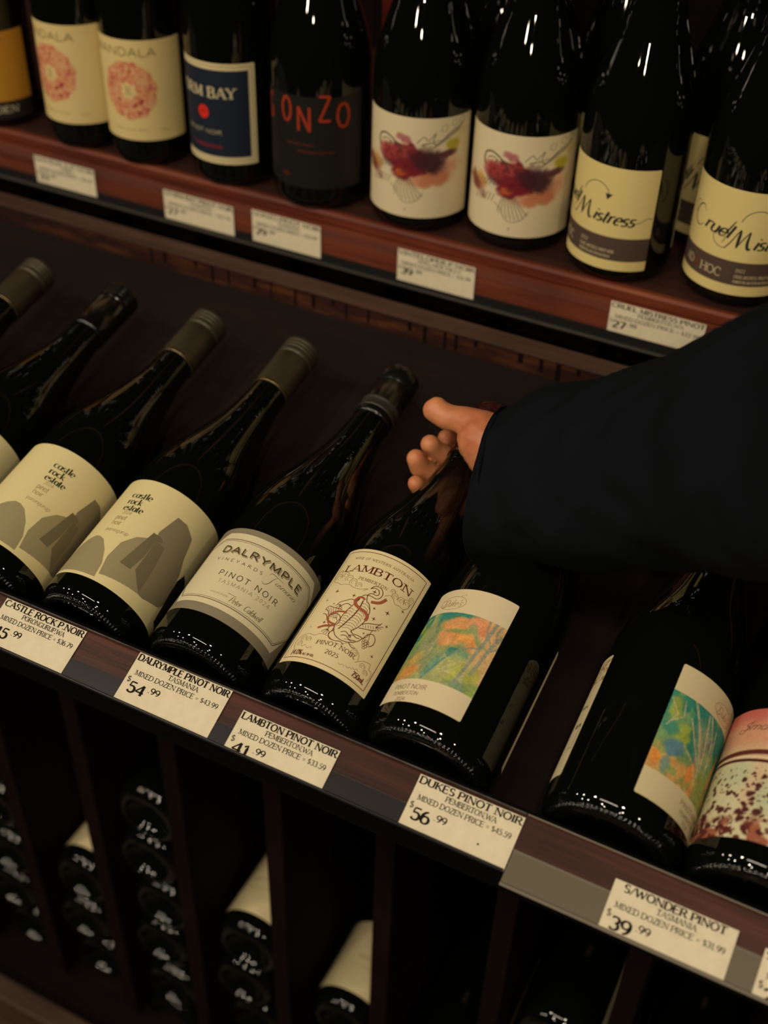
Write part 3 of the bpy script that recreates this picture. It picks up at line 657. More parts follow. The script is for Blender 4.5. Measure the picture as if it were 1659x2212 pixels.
# --- painted garden label (two bottles)
R = .0424
TEAL = (20, 118, 112); SAL = (214, 142, 86); LIME = (150, 160, 62); BLUE = (62, 112, 140); ORA = (214, 130, 56)
def art_tex(im, U, V, s=1.0):
    im = im*.80+np.array((204, 190, 144.))*.20
    im = im*(1+.16*(vn(U, V, .8, 90)-.5)[..., None]+.2*(fbm(U, V, 3.5, 91)-.5)[..., None]); return im
def dukes_fn(U, V):
    im = np.ones(U.shape+(3,))*A3((216, 200, 164))
    art = np.ones(U.shape+(3,))*A3((146, 154, 98))
    nz = fbm(U, V, 7, 5)
    # sky / peach to the right, greens low
    art = over(art, (214, 162, 108), blob(U, V, 10, 76, 15, 22, 0, .4, .2, 6)); art = over(art, (210, 166, 112), blob(U, V, 17, 55, 7, 16, 0, .4, .2, 7))
    art = over(art, TEAL, blob(U, V, -20, 84, 10, 14, 30, .3, .3, 8)); art = over(art, (34, 104, 104), blob(U, V, -24, 72, 4, 12, 10, .3, .3, 9))
    art = over(art, TEAL, blob(U, V, -10, 90, 9, 4, 0, .3, .2, 8))
    art = over(art, (120, 138, 76), blob(U, V, -14, 76, 14, 10, 10, .3, .3, 10))
    art = over(art, SAL, blob(U, V, -13, 80.5, 10, 5.2, 12, .2, .25, 11)); art = over(art, SAL, blob(U, V, -15, 69, 9.5, 7.5, 15, .2, .3, 12)); art = over(art, (222, 144, 70), blob(U, V, -6, 72.5, 8, 4.6, 10, .25, .2, 13))
    art = over(art, (128, 142, 76), blob(U, V, -11, 75.4, 9, 1.7, 8, .4, .4, 14)); art = over(art, (134, 146, 80), blob(U, V, -9, 62.5, 9, 2.6, 12, .4, .4, 15))
    art = over(art, (218, 140, 96), blob(U, V, -2, 85, 6, 5, 0, .4, .3, 16)); art = over(art, (220, 128, 84), blob(U, V, 4.5, 81.5, 3.6, 5, 0, .4, .3, 17)); art = over(art, (222, 140, 66), blob(U, V, 1, 68, 2.6, 5.5, -10, .3, .2, 18))
    for k in range(7): art = over(art, (128, 146, 96), blob(U, V, -5+k*2.2, 78-k*1.1+math.sin(k)*3, 1.1, 4.2, 10*k, .5, .4, 20+k)*.75)
    art = over(art, (16, 112, 106), blob(U, V, -7, 59.5, 5, 3.4, 10, .3, .35, 30)); art = over(art, (96, 146, 116), blob(U, V, -1, 59.6, 5, 4, 0, .5, .3, 31))
    # left feathery greens
    art = over(art, (120, 138, 96), blob(U, V, -27, 60, 8, 16, 20, .4, .3, 32)); art = over(art, ORA, blob(U, V, -33, 43, 8, 7, 20, .5, .3, 33)*.85); art = over(art, (204, 150, 66), blob(U, V, -33, 54, 6, 4, 0, .5, .4, 34)*.7)
    for k in range(16):
        a = math.radians(95+k*11); art = over(art, (190, 180, 136), stroke(U, V, [(-22, 60), (-22+15*math.cos(a), 60+15*math.sin(a)*.9)], .45, .6)*.55*(vn(U, V, .8, 50+k) > .35))
    art = over(art, (170, 172, 104), blob(U, V, -4, 48, 12, 11, 0, .5, .3, 35)*.8); art = over(art, (92, 142, 112), blob(U, V, -16, 48, 3.4, 11, -18, .4, .25, 36)); art = over(art, (60, 112, 126), stroke(U, V, [(-19, 37), (-15, 45), (-11, 53), (-8, 58)], 1.5, 1)*.8)
    art = over(art, (166, 170, 62), blob(U, V, 1, 47, 3.4, 9, -12, .5, .4, 37)*.8); art = over(art, (160, 166, 62), blob(U, V, 11, 47, 4, 7, 0, .5, .4, 38)*.8); art = over(art, (100, 140, 112), blob(U, V, 6, 38.5, 8, 3.4, 0, .5, .4, 39)*.8); art = over(art, (136, 160, 78), blob(U, V, 14, 40, 4, 5, 0, .5, .3, 40))
    # trees
    tr = (122, 132, 122)
    for pts, w_ in (([(2, 40), (4.6, 53), (6.0, 64), (8.2, 76), (10.0, 91)], 2.2), ([(6.4, 68), (1, 66), (-6, 60)], 1.1), ([(8.2, 76), (5.4, 84), (5.4, 91)], 1.4), ([(9, 50), (11, 62), (12.6, 72), (16, 82)], 2.3), ([(12.6, 72), (9.6, 77)], 1), ([(14, 78), (12, 84), (14.6, 91)], 1.5), ([(13, 70), (17, 74)], 1.6)):
        art = over(art, tr, stroke(U, V, pts, w_, .8)*(.65+.35*(vn(U, V, .9, 60) > .4)))
    for pts in ([(-14, 55), (-10.4, 66), (-11, 76)], [(-13, 58), (-18, 63)]): art = over(art, (130, 118, 80), stroke(U, V, pts, .5, .5)*.8)
    for k in range(9):
        a = math.radians(20+k*38); art = over(art, (206, 204, 140), stroke(U, V, [(-6+(k % 3)*3, 45+(k % 4)*2.6), (-6+(k % 3)*3+8*math.cos(a), 45+(k % 4)*2.6+5*math.sin(a))], .7, .9)*.5)
    # part of the painting that wraps further round (left half seen on the second bottle)
    L = U < -36
    g = np.ones(U.shape+(3,))*A3((104, 140, 84))
    g = over(g, (18, 112, 104), sm(.45, .6, fbm(U, V, 8, 70))*sm(58, 70, V)); g = over(g, (136, 156, 50), sm(.5, .62, fbm(U, V, 7, 72))*sm(50, 60, V)*.9)
    g = over(g, (198, 134, 62), (1-sm(50, 56, V+6*(nz-.5)))); g = over(g, (110, 142, 66), sm(.52, .6, fbm(U, V, 6, 73))*(1-sm(52, 60, V))*.8); g = over(g, (62, 112, 136), blob(U, V, -73, 56, 5.5, 8, 20, .3, .4, 74))
    art = np.where(L[..., None], g, art)
    art = art_tex(art, U, V)
    inn = (V > 36.2) & (V < 89.6)
    return np.where(inn[..., None], art, im)
def duke_print(lb, uo=0):
    def t(p):
        p.text('PINOT NOIR', -35.8+uo, 28.0, -11+uo, 3.4, .1, .1, v1=28.8, track=.06); p.text('PEMBERTON', -34+uo, 23.2, -14.4+uo, 2.7, .1, .1, v1=24.2, track=.06); p.text('2024', -29.2+uo, 19.3, -21.6+uo, 2.7, .1, .1)
    P_(t, 'lettering', (112, 96, 64), .00024, lb, R)
    def s(p):
        p.ribbon([(x, y) for x, y in arc(-26.0+uo, 97.4, 10.4, 5.4, 0, 360, 40)], .26)
        p.text("Duke's", -33.6+uo, 94.4, -18.6+uo, 5.6, .06, .05, slant=.45)
        p.ribbon(spline([(-35+uo, 96.6), (-33+uo, 93.6), (-31+uo, 95), (-32.4+uo, 99.6), (-35+uo, 99)]), .26); p.ribbon(spline([(-22+uo, 102.8), (-17.6+uo, 104.4)]), .26)
    P_(s, 'script_logo', (150, 108, 54), .00024, lb, R)
du = bottle(R, .304, 'b', (18, 17, 16), metal=0, rough=.3)
lb = painted_label('front_label', R, -47, 16.6, 18.6, 109, .42, dukes_fn, du); duke_print(lb)
bl = plain_label('back_label', R, 64.5, 102, 20, 112, PAPERW, du)
lower_place(du, -.171, R)
tag(du, 'bottle with a painted garden label in peach and green, lying below the navy sleeve', 'wine bottle', 'bottles lying on the sloping rack')
def d2_fn(U, V):
    im = np.ones(U.shape+(3,))*A3((206, 190, 150))
    g = np.ones(U.shape+(3,))*A3((92, 142, 92))
    n1 = fbm(U, V, 9, 81)
    g = over(g, (20, 116, 108), sm(.48, .58, fbm(U, V, 9, 82)+.004*(V-70))); g = over(g, (140, 160, 54), blob(U, V, 22, 66, 5, 9, -20, .3, .4, 83)); g = over(g, (150, 162, 56), blob(U, V, 12, 80, 4, 8, 0, .4, .4, 84)*.8)
    g = over(g, (12, 112, 104), blob(U, V, 33, 84, 12, 6, -10, .3, .3, 85)); g = over(g, (14, 106, 98), blob(U, V, 30, 70, 5, 5, 0, .4, .4, 86)); g = over(g, (24, 120, 110), blob(U, V, 12, 66, 6, 5, 0, .4, .4, 87)*.8)
    g = over(g, (152, 158, 116), blob(U, V, 38, 68, 8, 16, 15, .5, .3, 92)*.7)
    g = over(g, (204, 148, 78), 1-sm(49, 55, V+8*(n1-.5)+.1*(U-20))); g = over(g, (120, 144, 70), sm(.5, .58, fbm(U, V, 5, 88))*(1-sm(48, 62, V))*.8)
    g = over(g, (226, 134, 48), blob(U, V, 10.5, 44, 3, 5, 10, .25, .3, 89)); g = over(g, (228, 128, 50), blob(U, V, 34.5, 48, 3, 8, -10, .3, .3, 90)); g = over(g, (226, 132, 60), blob(U, V, 40, 39, 3, 6, 0, .3, .3, 93)); g = over(g, (222, 130, 60), blob(U, V, 56, 60, 2, 14, 0, .3, .3, 95))
    g = over(g, (64, 116, 140), blob(U, V, 19.5, 55, 6, 6, 10, .25, .4, 94)); g = over(g, (84, 130, 132), blob(U, V, 17, 42, 2.6, 6, 0, .4, .4, 96)*.8); g = over(g, (128, 140, 66), blob(U, V, 48, 44, 7, 16, 0, .5, .3, 97))
    st = (206, 176, 132)
    for pts, w_ in (([(22, 90), (30, 76), (38, 58), (40, 50)], 1.5), ([(34, 88), (38, 72), (41, 54)], 1.3), ([(36, 89), (43, 76), (46, 60)], 1.3), ([(23, 78), (30, 66), (37, 56)], 1.1), ([(24, 60), (34, 54), (40, 44)], 1.1), ([(8, 84), (14, 76), (10, 66)], .8), ([(16, 86), (18, 76), (12, 70)], .8), ([(44, 84), (47, 70), (46, 54)], 1)):
        g = over(g, st, stroke(U, V, pts, w_, .9)*(.5+.5*(vn(U, V, .8, 98) > .35))*.9)
    for k in range(14):
        rr = random.Random(k); u0 = rr.uniform(30, 44); v0 = rr.uniform(54, 78); g = over(g, (176, 148, 118) if k % 2 else (96, 92, 120), blob(U, V, u0, v0, .7, 2.4, rr.uniform(-40, 40), .5)*.7)
    g = art_tex(g, U, V)
    return np.where(((V > 36) & (V < 90))[..., None], g, im)
d2 = bottle(R, .304, 'b', (18, 17, 16), metal=0, rough=.3)
lb = painted_label('front_label', R, 7, 72, 18, 109, .42, d2_fn, d2); duke_print(lb, 71)
bl = painted_label('back_label', R, -102, -42, 20, 110, .8, lambda U, V: over(np.ones(U.shape+(3,))*A3((200, 186, 150)), (140, 100, 44), ((V > 90) & (V < 107) & (vn(U, V, 1.4, 4) > .5))*.7), d2)
P_(lambda p: (p.ribbon([(-50, 40), (-44.5, 40), (-44.5, 58)], .3), p.text('IEA', -51, 55, -44, 3, .2, .2), p.text('750mL', -56, 70, -45, 2.6, .12, .1)), 'lettering', (60, 50, 36), .00024, bl, R)
lower_place(d2, -.0565, R)
tag(d2, 'bottle with a painted garden label in teal and orange, turned away beside the pink label', 'wine bottle', 'bottles lying on the sloping rack')
# --- pink spotted label
def pink_fn(U, V):
    nz = fbm(U, V, 10, 101)
    im = np.ones(U.shape+(3,))*A3((204, 148, 118)); im = over(im, (188, 98, 88), sm(88, 104, V+6*(nz-.5))); im = over(im, (206, 176, 138), (1-sm(72, 84, V)))
    im = over(im, (204, 196, 158), (1-sm(65, 68, V))); im = over(im, (208, 166, 134), blob(U, V, -20, 52, 7, 16, 0, .6)*.6); im = over(im, (168, 186, 150), blob(U, V, -13, 46, 6, 12, 0, .6)*.6); im = over(im, (180, 190, 152), blob(U, V, -33, 58, 9, 8, 0, .6)*.7)
    lip = 73.4+1.1*np.sin((U+30)*.06)
    im = over(im, (92, 40, 34), (1-sm(1.0, 2.2, np.abs(V-lip)))); im = over(im, (70, 24, 22), (1-sm(.7, 1.2, np.abs(V-67.8)))); im = over(im, (222, 208, 170), (1-sm(.3, .6, np.abs(V-70.1)))*.9)
    Uw = U+2.2*(fbm(U, V, 3, 140)-.5); Vw = V+2.2*(fbm(U, V, 3, 141)-.5); below = 1-sm(60, 64, V)
    s = np.zeros(U.shape)
    rr = random.Random(5)
    for k in range(230):
        v0 = 22+42*rr.random()**1.35; u0 = rr.uniform(-62, 10); r0 = rr.choice([.5, .6, .8, .9, 1.2, 1.9])*(1.25 if v0 < 38 else .9)
        s = np.maximum(s, blob(Uw, Vw, u0, v0, r0*rr.uniform(.8, 1.5), r0*rr.uniform(.6, 1.1), rr.uniform(-50, 50), .3))
    im = over(im, (146, 72, 50), sm(.46, .62, fbm(U, V, 6, 103))*(1-sm(24, 38, V))*.85)
    im = over(im, (72, 28, 26), s*below*.95); im = over(im, (84, 32, 28), sm(.5, .56, fbm(U, V, 4, 104))*(1-sm(22, 33, V+4*(nz-.5)))*.9)
    return im*(1+.1*(vn(U, V, .8, 105)-.5)[..., None])
pk = bottle(R, .304, 'b', (100, 92, 72), metal=.5, rough=.4)
lb = painted_label('front_label', R, -72, 50, 17, 104.5, .42, pink_fn, pk)
P_(lambda p: (p.text('Small', -41.5, 89.6, -20.5, 5.4, .1, .05, slant=.5, v1=89), p.ribbon(spline([(-41, 91), (-43, 88.6), (-40, 87.4), (-37, 91), (-33, 96)]), .35)), 'script_lettering', (54, 24, 20), .00024, lb, R)
lower_place(pk, .0285, R)
tag(pk, 'bottle with a pink label spotted dark red, at the right edge of the photo', 'wine bottle', 'bottles lying on the sloping rack')

# ================================================================== upper shelf bottles
DARKCAP = (20, 18, 17)
def ub(R, kind='b'): return bottle(R, .31, kind, DARKCAP, metal=0, rough=.3)
UGRP = 'bottles standing on the upper shelf'
# yellow label
R = .0405; yl = ub(R, 's')
YEL = (178, 124, 38)
lb = painted_label('front_label', R, -20, 67, 9, 93.4, 1.2, lambda U, V: np.where((V > 26.5)[..., None], A3(YEL), A3((34, 30, 26))), yl)
P_(lambda p: p.text('GARDEN', 2, 15.4, 49, 6.4, .2, .12, True, track=.1), 'lettering', (190, 180, 150), .00024, lb, R)
P_(lambda p: p.text('ALTA', 16, 85, 43.4, 4.6, .14, .1), 'lettering', (90, 60, 30), .00024, lb, R)
upper_place(yl, -.8863, .4802, R); tag(yl, 'bottle with an amber yellow label at the left edge of the upper shelf', 'wine bottle', UGRP)
# mandala
R = .0381; m1 = ub(R, 's')
def man_fn(U, V):
    im = np.ones(U.shape+(3,))*A3((208, 186, 128))
    d = np.hypot(U-4, V-72.3); a = np.arctan2(V-72.3, U-4); edge = 26.6+.7*np.sin(a*11)
    n = vn(U, V, 1.9, 110)*.6+vn(U, V, .9, 111)*.4
    im = over(im, (204, 132, 98), (d < edge)*(.55+.45*sm(.35, .6, n))); im = over(im, (176, 84, 68), (d < edge)*sm(.60, .72, n)*.85); im = over(im, (140, 40, 40), (d < edge)*sm(.80, .86, vn(U, V, 2.6, 112)))
    im = over(im, (208, 186, 128), 1-sm(6.6, 7.8, d+1.2*np.sin(a*7))); return im
lb = painted_label('front_label', R, -60, 60, 26, 118, .55, man_fn, m1)
P_(lambda p: p.text('MANDALA', -34, 103.8, 32.6, 7.2, .15, .15, track=.06), 'lettering', (128, 110, 66), .00024, lb, R)
P_(lambda p: (p.text('R', 1.5, 68.6, 6.5, 7.2, .12, .1, True), p.text('YARRA VALLEY PINOT', -16, 35, 20, 2, .12, .12), p.text('750mL', 30, 35, 40, 2, .12, .12)), 'lettering', (140, 124, 80), .00024, lb, R)
upper_place(m1, -.7751, .481, R, -9); tag(m1, 'cream bottle with a pink round print, standing right beside the yellow label', 'wine bottle', UGRP)
m2 = dup(m1); upper_place(m2, -.6986, .4802, R, 4); m2['label'] = 'cream bottle with a pink round print, standing beside the dark blue label'
# storm bay
R = .041; sb = ub(R, 's')
def sb_fn(U, V):
    im = np.ones(U.shape+(3,))*A3((206, 190, 146)); im = over(im, (26, 34, 48), (U > -53)*(U < 38.6)*(V > 29.5)*(V < 108.2)*1.0)
    e = ((U > -57) & (U < 42.2) & (V > 26.2) & (V < 111.6)) & ~((U > -56.2) & (U < 41.4) & (V > 27) & (V < 110.8)); return over(im, (120, 108, 76), e*.8)
lb = painted_label('front_label', R, -59, 44.4, 23, 114, .7, sb_fn, sb)
P_(lambda p: (p.text('STORM BAY', -50, 83.4, 26, 9.4, .24, .1, True, track=.1), p.text('PINOT NOIR', -27, 50.6, 12, 3.4, .16, .12, track=.05)), 'lettering', (186, 172, 136), .00024, lb, R)
P_(lambda p: (p.fill([(x, y) for x, y in arc(-5.5, 69.6, 5.8, 6.2, 0, 350, 14)])), 'red_emblem', (206, 44, 28), .00024, lb, R)
P_(lambda p: p.ribbon(spline([(-8, 68), (-5.6, 71.4), (-3.4, 69.6)]), .9), 'emblem_line', (60, 24, 26), .00028, lb, R)
P_(lambda p: p.text('TASMANIA', -21, 37.4, 11.6, 3.2, .2, .2), 'lettering', (140, 34, 40), .00024, lb, R)
upper_place(sb, -.6042, .4844, R); tag(sb, 'bottle with a navy blue label, pale border and small red emblem', 'wine bottle', UGRP)
# gonzo
R = .0441; gz = ub(R)
lb = plain_label('front_label', R, -52, 62, 21, 103, mat('charcoal_label', (25, 23, 21), .5, spec=.25), gz)
def gtext(p):
    for ch, u, v, w_ in (('G', -39, 76, 9), ('O', -15.4, 79.4, 11), ('N', .4, 73, 13.6), ('Z', 19.6, 83, 12), ('O', 35.6, 76.6, 13)):
        p.text(ch, u, v, u+w_, 21, .115, .115)
P_(gtext, 'lettering', (150, 50, 26), .00024, lb, R)
P_(lambda p: (p.text('PINOT NOIR TASMANIA', -10, 60, 16, 1.8, .2, .2), p.text('MOUNTAIN RIVER VALLEY WINE', 1, 53.8, 34, 1.8, .2, .2), p.text('2024', -16, 30, -8, 3, .2, .2)), 'lettering', (96, 38, 24), .00024, lb, R)
upper_place(gz, -.5127, .4857, R); tag(gz, 'bottle with a charcoal label and staggered orange capital letters', 'wine bottle', UGRP)
# bird watercolour pair
R = .0435; v1 = ub(R)
def bird_fn(U, V):
    im = np.ones(U.shape+(3,))*A3((212, 196, 160)); n = fbm(U, V, 5, 120)
    im = over(im, (196, 130, 96), blob(U, V, 28, 55, 24, 8, 14, .5, .5, 121)*.75); im = over(im, (184, 110, 74), blob(U, V, 30, 49, 17, 6, 6, .4, .5, 122)*.8); im = over(im, (206, 150, 120), blob(U, V, 44, 66, 9, 5, 0, .6, .5, 127)*.5)
    im = over(im, (178, 154, 58), blob(U, V, 26, 62, 7, 5, 10, .4, .5, 123)); im = over(im, (168, 158, 50), blob(U, V, 47, 79, 6, 6, 40, .4, .5, 124)); im = over(im, (190, 176, 110), blob(U, V, 54, 88, 6, 5, 30, .6, .5, 126)*.6)
    im = over(im, (128, 64, 50), blob(U, V, -32, 53, 11, 6, -28, .4, .6, 125)*.95); im = over(im, (200, 140, 60), blob(U, V, -24, 58, 8, 5, -30, .4, .6, 128)*.7)
    im = over(im, (150, 70, 80), blob(U, V, 4, 84, 7, 4, -10, .3, .5, 129)*.7)
    im = over(im, (108, 32, 40), blob(U, V, 3, 68, 21, 12.5, -4, .16, .35, 130)); im = over(im, (116, 30, 38), blob(U, V, 8, 58, 14, 8, 12, .2, .4, 131)); im = over(im, (160, 62, 60), blob(U, V, -11, 69, 9, 7, 10, .6, .9, 132)*.8); im = over(im, (178, 80, 72), blob(U, V, 3, 74, 8, 4, 0, .6, .9, 137)*.6)
    im = over(im, (62, 32, 38), blob(U, V, 25, 66, 14, 10, -16, .35, .3, 133)*.95); im = over(im, (84, 40, 50), blob(U, V, 40, 71, 9, 3.6, 8, .3, .5, 134)*.9); im = over(im, (186, 96, 44), blob(U, V, 1, 54, 5, 3.2, 0, .4, .4, 135)*.85)
    im = over(im, (78, 24, 32), sm(.50, .62, fbm(U, V, 5.4, 136))*blob(U, V, 4, 66, 21, 12, 0, .2)*.6)
    im = over(im, (196, 188, 160), blob(U, V, -13, 57, 5, 3.4, -20, .4, .4, 138)*.8); return im
lb = painted_label('front_label', R, -66, 68, 14.5, 102.6, .5, bird_fn, v1)
def bird_lines(p):
    R_ = lambda q, w=.8: p.ribbon(spline(q), w)
    R_([(-21.5, 72), (-23, 77), (-21, 83), (-15, 85), (-8, 82.4), (-2, 77.4), (2, 73.6)], 1.4); R_([(-19, 79), (-14, 81), (-9, 79), (-12, 77)]); R_([(-22, 70), (-19, 64), (-14, 60), (-9, 57)], .6)
    R_([(14, 81), (20, 87), (24, 84), (30, 90), (28, 83), (34, 84)], .6); R_([(18, 80), (26, 82), (31, 80)])
    for k in range(5): R_([(26+k*2, 76+k*1.6), (38+k*2, 83+k*2.2), (52+k*1.6, 91+k*1.4)], .4)
    for a, b in ((34, 92), (44, 96), (52, 97)): R_([(a, b), (a+2, b+4), (a+6, b+3), (a+4, b-1), (a, b)], .34)
    for k in range(8): R_([(-1+k*1.4, 50), (-5+k*3.2, 38), (-3+k*3.4, 30-((k-3.5)**2)*-.35)], .6)
    R_([(-9, 43), (-3, 38), (2, 30), (8, 28), (16, 31), (21, 38)], .5)
    for k in range(7): R_([(-36+k*4, 50+k*1.2), (-31+k*4, 60+k*.6)], .7)
    for k in range(6): R_([(-30+k*3.6, 40+k*.6), (-27+k*3.6, 50)], .6)
P_(bird_lines, 'bird_drawing', (74, 66, 54), .00024, lb, R)
P_(lambda p: p.fill(arc(6, 21.4, .8, .9, 0, 330, 8)), 'small_emblem', (130, 110, 76), .00024, lb, R)
upper_place(v1, -.4156, .4915, R); tag(v1, 'bottle with a white label and crimson bird watercolour, beside the charcoal label', 'wine bottle', UGRP)
v2 = dup(v1); upper_place(v2, -.3244, .5014, R, 1.5); v2['label'] = 'bottle with a white label and crimson bird watercolour, beside the cream script label'
# cream script pair
R = .0432; cn = ub(R)
def cm_fn(U, V):
    im = np.ones(U.shape+(3,))*A3((212, 192, 128)); return over(im, (78, 62, 54), ((V > 20.6) & (V < 40.8))*1.0)
lb = painted_label('front_label', R, -62, 65, 12.2, 98.6, .8, cm_fn, cn)
def script(p):
    p.text('ruel', -29, 60.6, -5, 11.6, .2, .09, slant=.42, v1=58.4); p.ribbon(spline([(-30, 72), (-34, 76.4), (-40, 73), (-42.4, 66), (-40, 60), (-35, 58.6), (-30, 62)]), 1.2, taper=True)
    p.ribbon(spline([(-42, 66), (-46, 70), (-44, 76), (-39, 77)]), .45)
    p.ribbon(spline([(-9, 60), (-6, 66), (-1.6, 74)]), 1.3, taper=True)
    # M of mistress with its loop
    p.ribbon(spline([(-7, 50), (-12, 50.4), (-17, 54), (-17.6, 60), (-12, 62.4), (-8, 58), (-10, 54)]), .55); p.ribbon(spline([(-7, 50), (-3, 56), (1, 63.6), (3.4, 67.6)]), .9)
    p.ribbon(spline([(3.6, 67.6), (2.8, 60), (1.8, 52)]), 2.4, taper=True); p.ribbon(spline([(1.8, 52), (6, 60), (10.6, 67)]), .9); p.ribbon(spline([(10.8, 67), (9.6, 58), (10.6, 52.6), (13, 53.4)]), 2.4, taper=True)
    p.text('istress', 14, 52.6, 49, 11, .21, .09, slant=.42, v1=51.4); p.ribbon(spline([(49, 54), (55, 55.6), (60, 58.6), (64, 57.4)]), .5)
    p.ribbon(spline([(2, 74), (5, 79.6), (11, 83.6), (18, 84), (24.4, 80), (26.4, 75)]), .6); p.fill([(23, 76.6), (29.4, 76.4), (25.2, 71.6)])
P_(script, 'script_lettering', (44, 46, 40), .00024, lb, R)
P_(lambda p: (p.text('AD', -44, 26.6, -33, 6.6, .16, .1, True), p.text('HOC', -24.4, 25.8, -5, 7.2, .16, .1, True)), 'lettering', (176, 160, 122), .00024, lb, R)
P_(lambda p: p.text('&', 0, 0, 1, 1) if False else p.ribbon(spline([(-30, 26), (-27.4, 31), (-29.4, 33), (-31, 30.4), (-27, 26.4)]), .8), 'red_ampersand', (126, 50, 42), .00024, lb, R)
P_(lambda p: (p.text('2022', 5.6, 32.4, 13, 2.7, .16, .14, track=.1), p.text('CRUEL MISTRESS, PINOT NOIR', 5.2, 27.2, 37, 2.6, .15, .12, True), p.text('PEMBERTON, WESTERN AUSTRALIA', 5, 23, 34, 2.3, .15, .12, slant=.2)), 'lettering', (176, 160, 122), .00026, lb, R)
bl = plain_label('back_label', R, 98, 128, 22, 78, PAPERW, cn)
upper_place(cn, -.1309, .5014, .0425); tag(cn, 'bottle with a cream script label cut by the right edge of the photo', 'wine bottle', UGRP)
cm = dup(cn); upper_place(cm, -.2293, .4923, R, -29.4); cm['label'] = 'bottle with a cream script label turned left, beside the bird label'
c3 = dup(cn); upper_place(c3, -.2725, .583, R, 6); c3['label'] = 'cream script label bottle in the second row, a sliver seen left of the front one'
c4 = dup(cn); upper_place(c4, -.176, .588, R, -14); c4['label'] = 'cream script label bottle in the second row, seen between the two front ones'
R = .0435; dk = ub(R); upper_place(dk, -.39, .60, R); tag(dk, 'plain dark bottle in the second row behind the two bird labels', 'wine bottle', 'second row bottles on the upper shelf')
for c_ in (c3, c4): c_['group'] = 'second row bottles on the upper shelf'

# ================================================================== bottles lying in the bins
R = .0395; bb = bottle(R, .30, 'b', DARKCAP, plain=True, metal=0, rough=.3)
lbl = plain_label('front_label', R, -58, 58, 21, 104, PAPER, bb)
P_(lambda p: (p.text('PINOT NOIR', -20, 60, 20, 4, .14, .1, True), p.text('ESTATE GROWN WINE', -22, 50, 22, 2, .14, .1)), 'lettering', (150, 130, 96), .00024, lbl, R)
names = 'first second third fourth fifth sixth seventh eighth'.split()
rr = random.Random(11); first = True
ZB = -.765; PITZ = .0800
cols = {-2: (4, 'n'), -1: (5, 'n'), 0: (3, 'l'), 1: (6, 'n'), 2: (4, 'l'), 3: (3, 'l'), 4: (3, 'n'), 5: (5, 'n'), 6: (5, 'n')}
COFF = {0: .014, 1: -.035, 2: -.028, 3: -.018}
for j, (n, kind) in cols.items():
    xc = D0+PIT*(j-.5)
    for k in range(n):
        top = k == n-1
        if first: b = bb; first = False
        else: b = dup(bb)
        place(b, (xc+(.005 if (n-1-k) % 2 == 0 else -.005)+(-.004 if j == 0 and top else 0), DY+.012+rr.uniform(-.004, .006), ZB+k*PITZ+COFF.get(j, 0)), (Matrix.Rotation(-math.pi/2, 4, 'X') @ Matrix.Rotation(rr.uniform(-.3, .3) if (top and kind == 'l') else rr.uniform(1.9, 4.2), 4, 'Z')).to_euler())
        pos = 'topmost' if top else ('lowest' if k == 0 else names[k]+' from the bottom')
        cn_ = {-2: 'outer bin beyond the left edge', -1: 'bin at the left edge', 0: 'bin left of the tallest stack', 1: 'tallest stack near the left edge', 2: 'bin under the dragon bottle card', 3: 'bin left of the black specked card', 4: 'low stack under the specked card', 5: 'bin below the hazy grey strip', 6: 'last bin at the right edge'}[j]
        tag(b, 'bottle base, %s in the %s' % (pos, cn_), 'wine bottle', 'bottles lying in the bins')

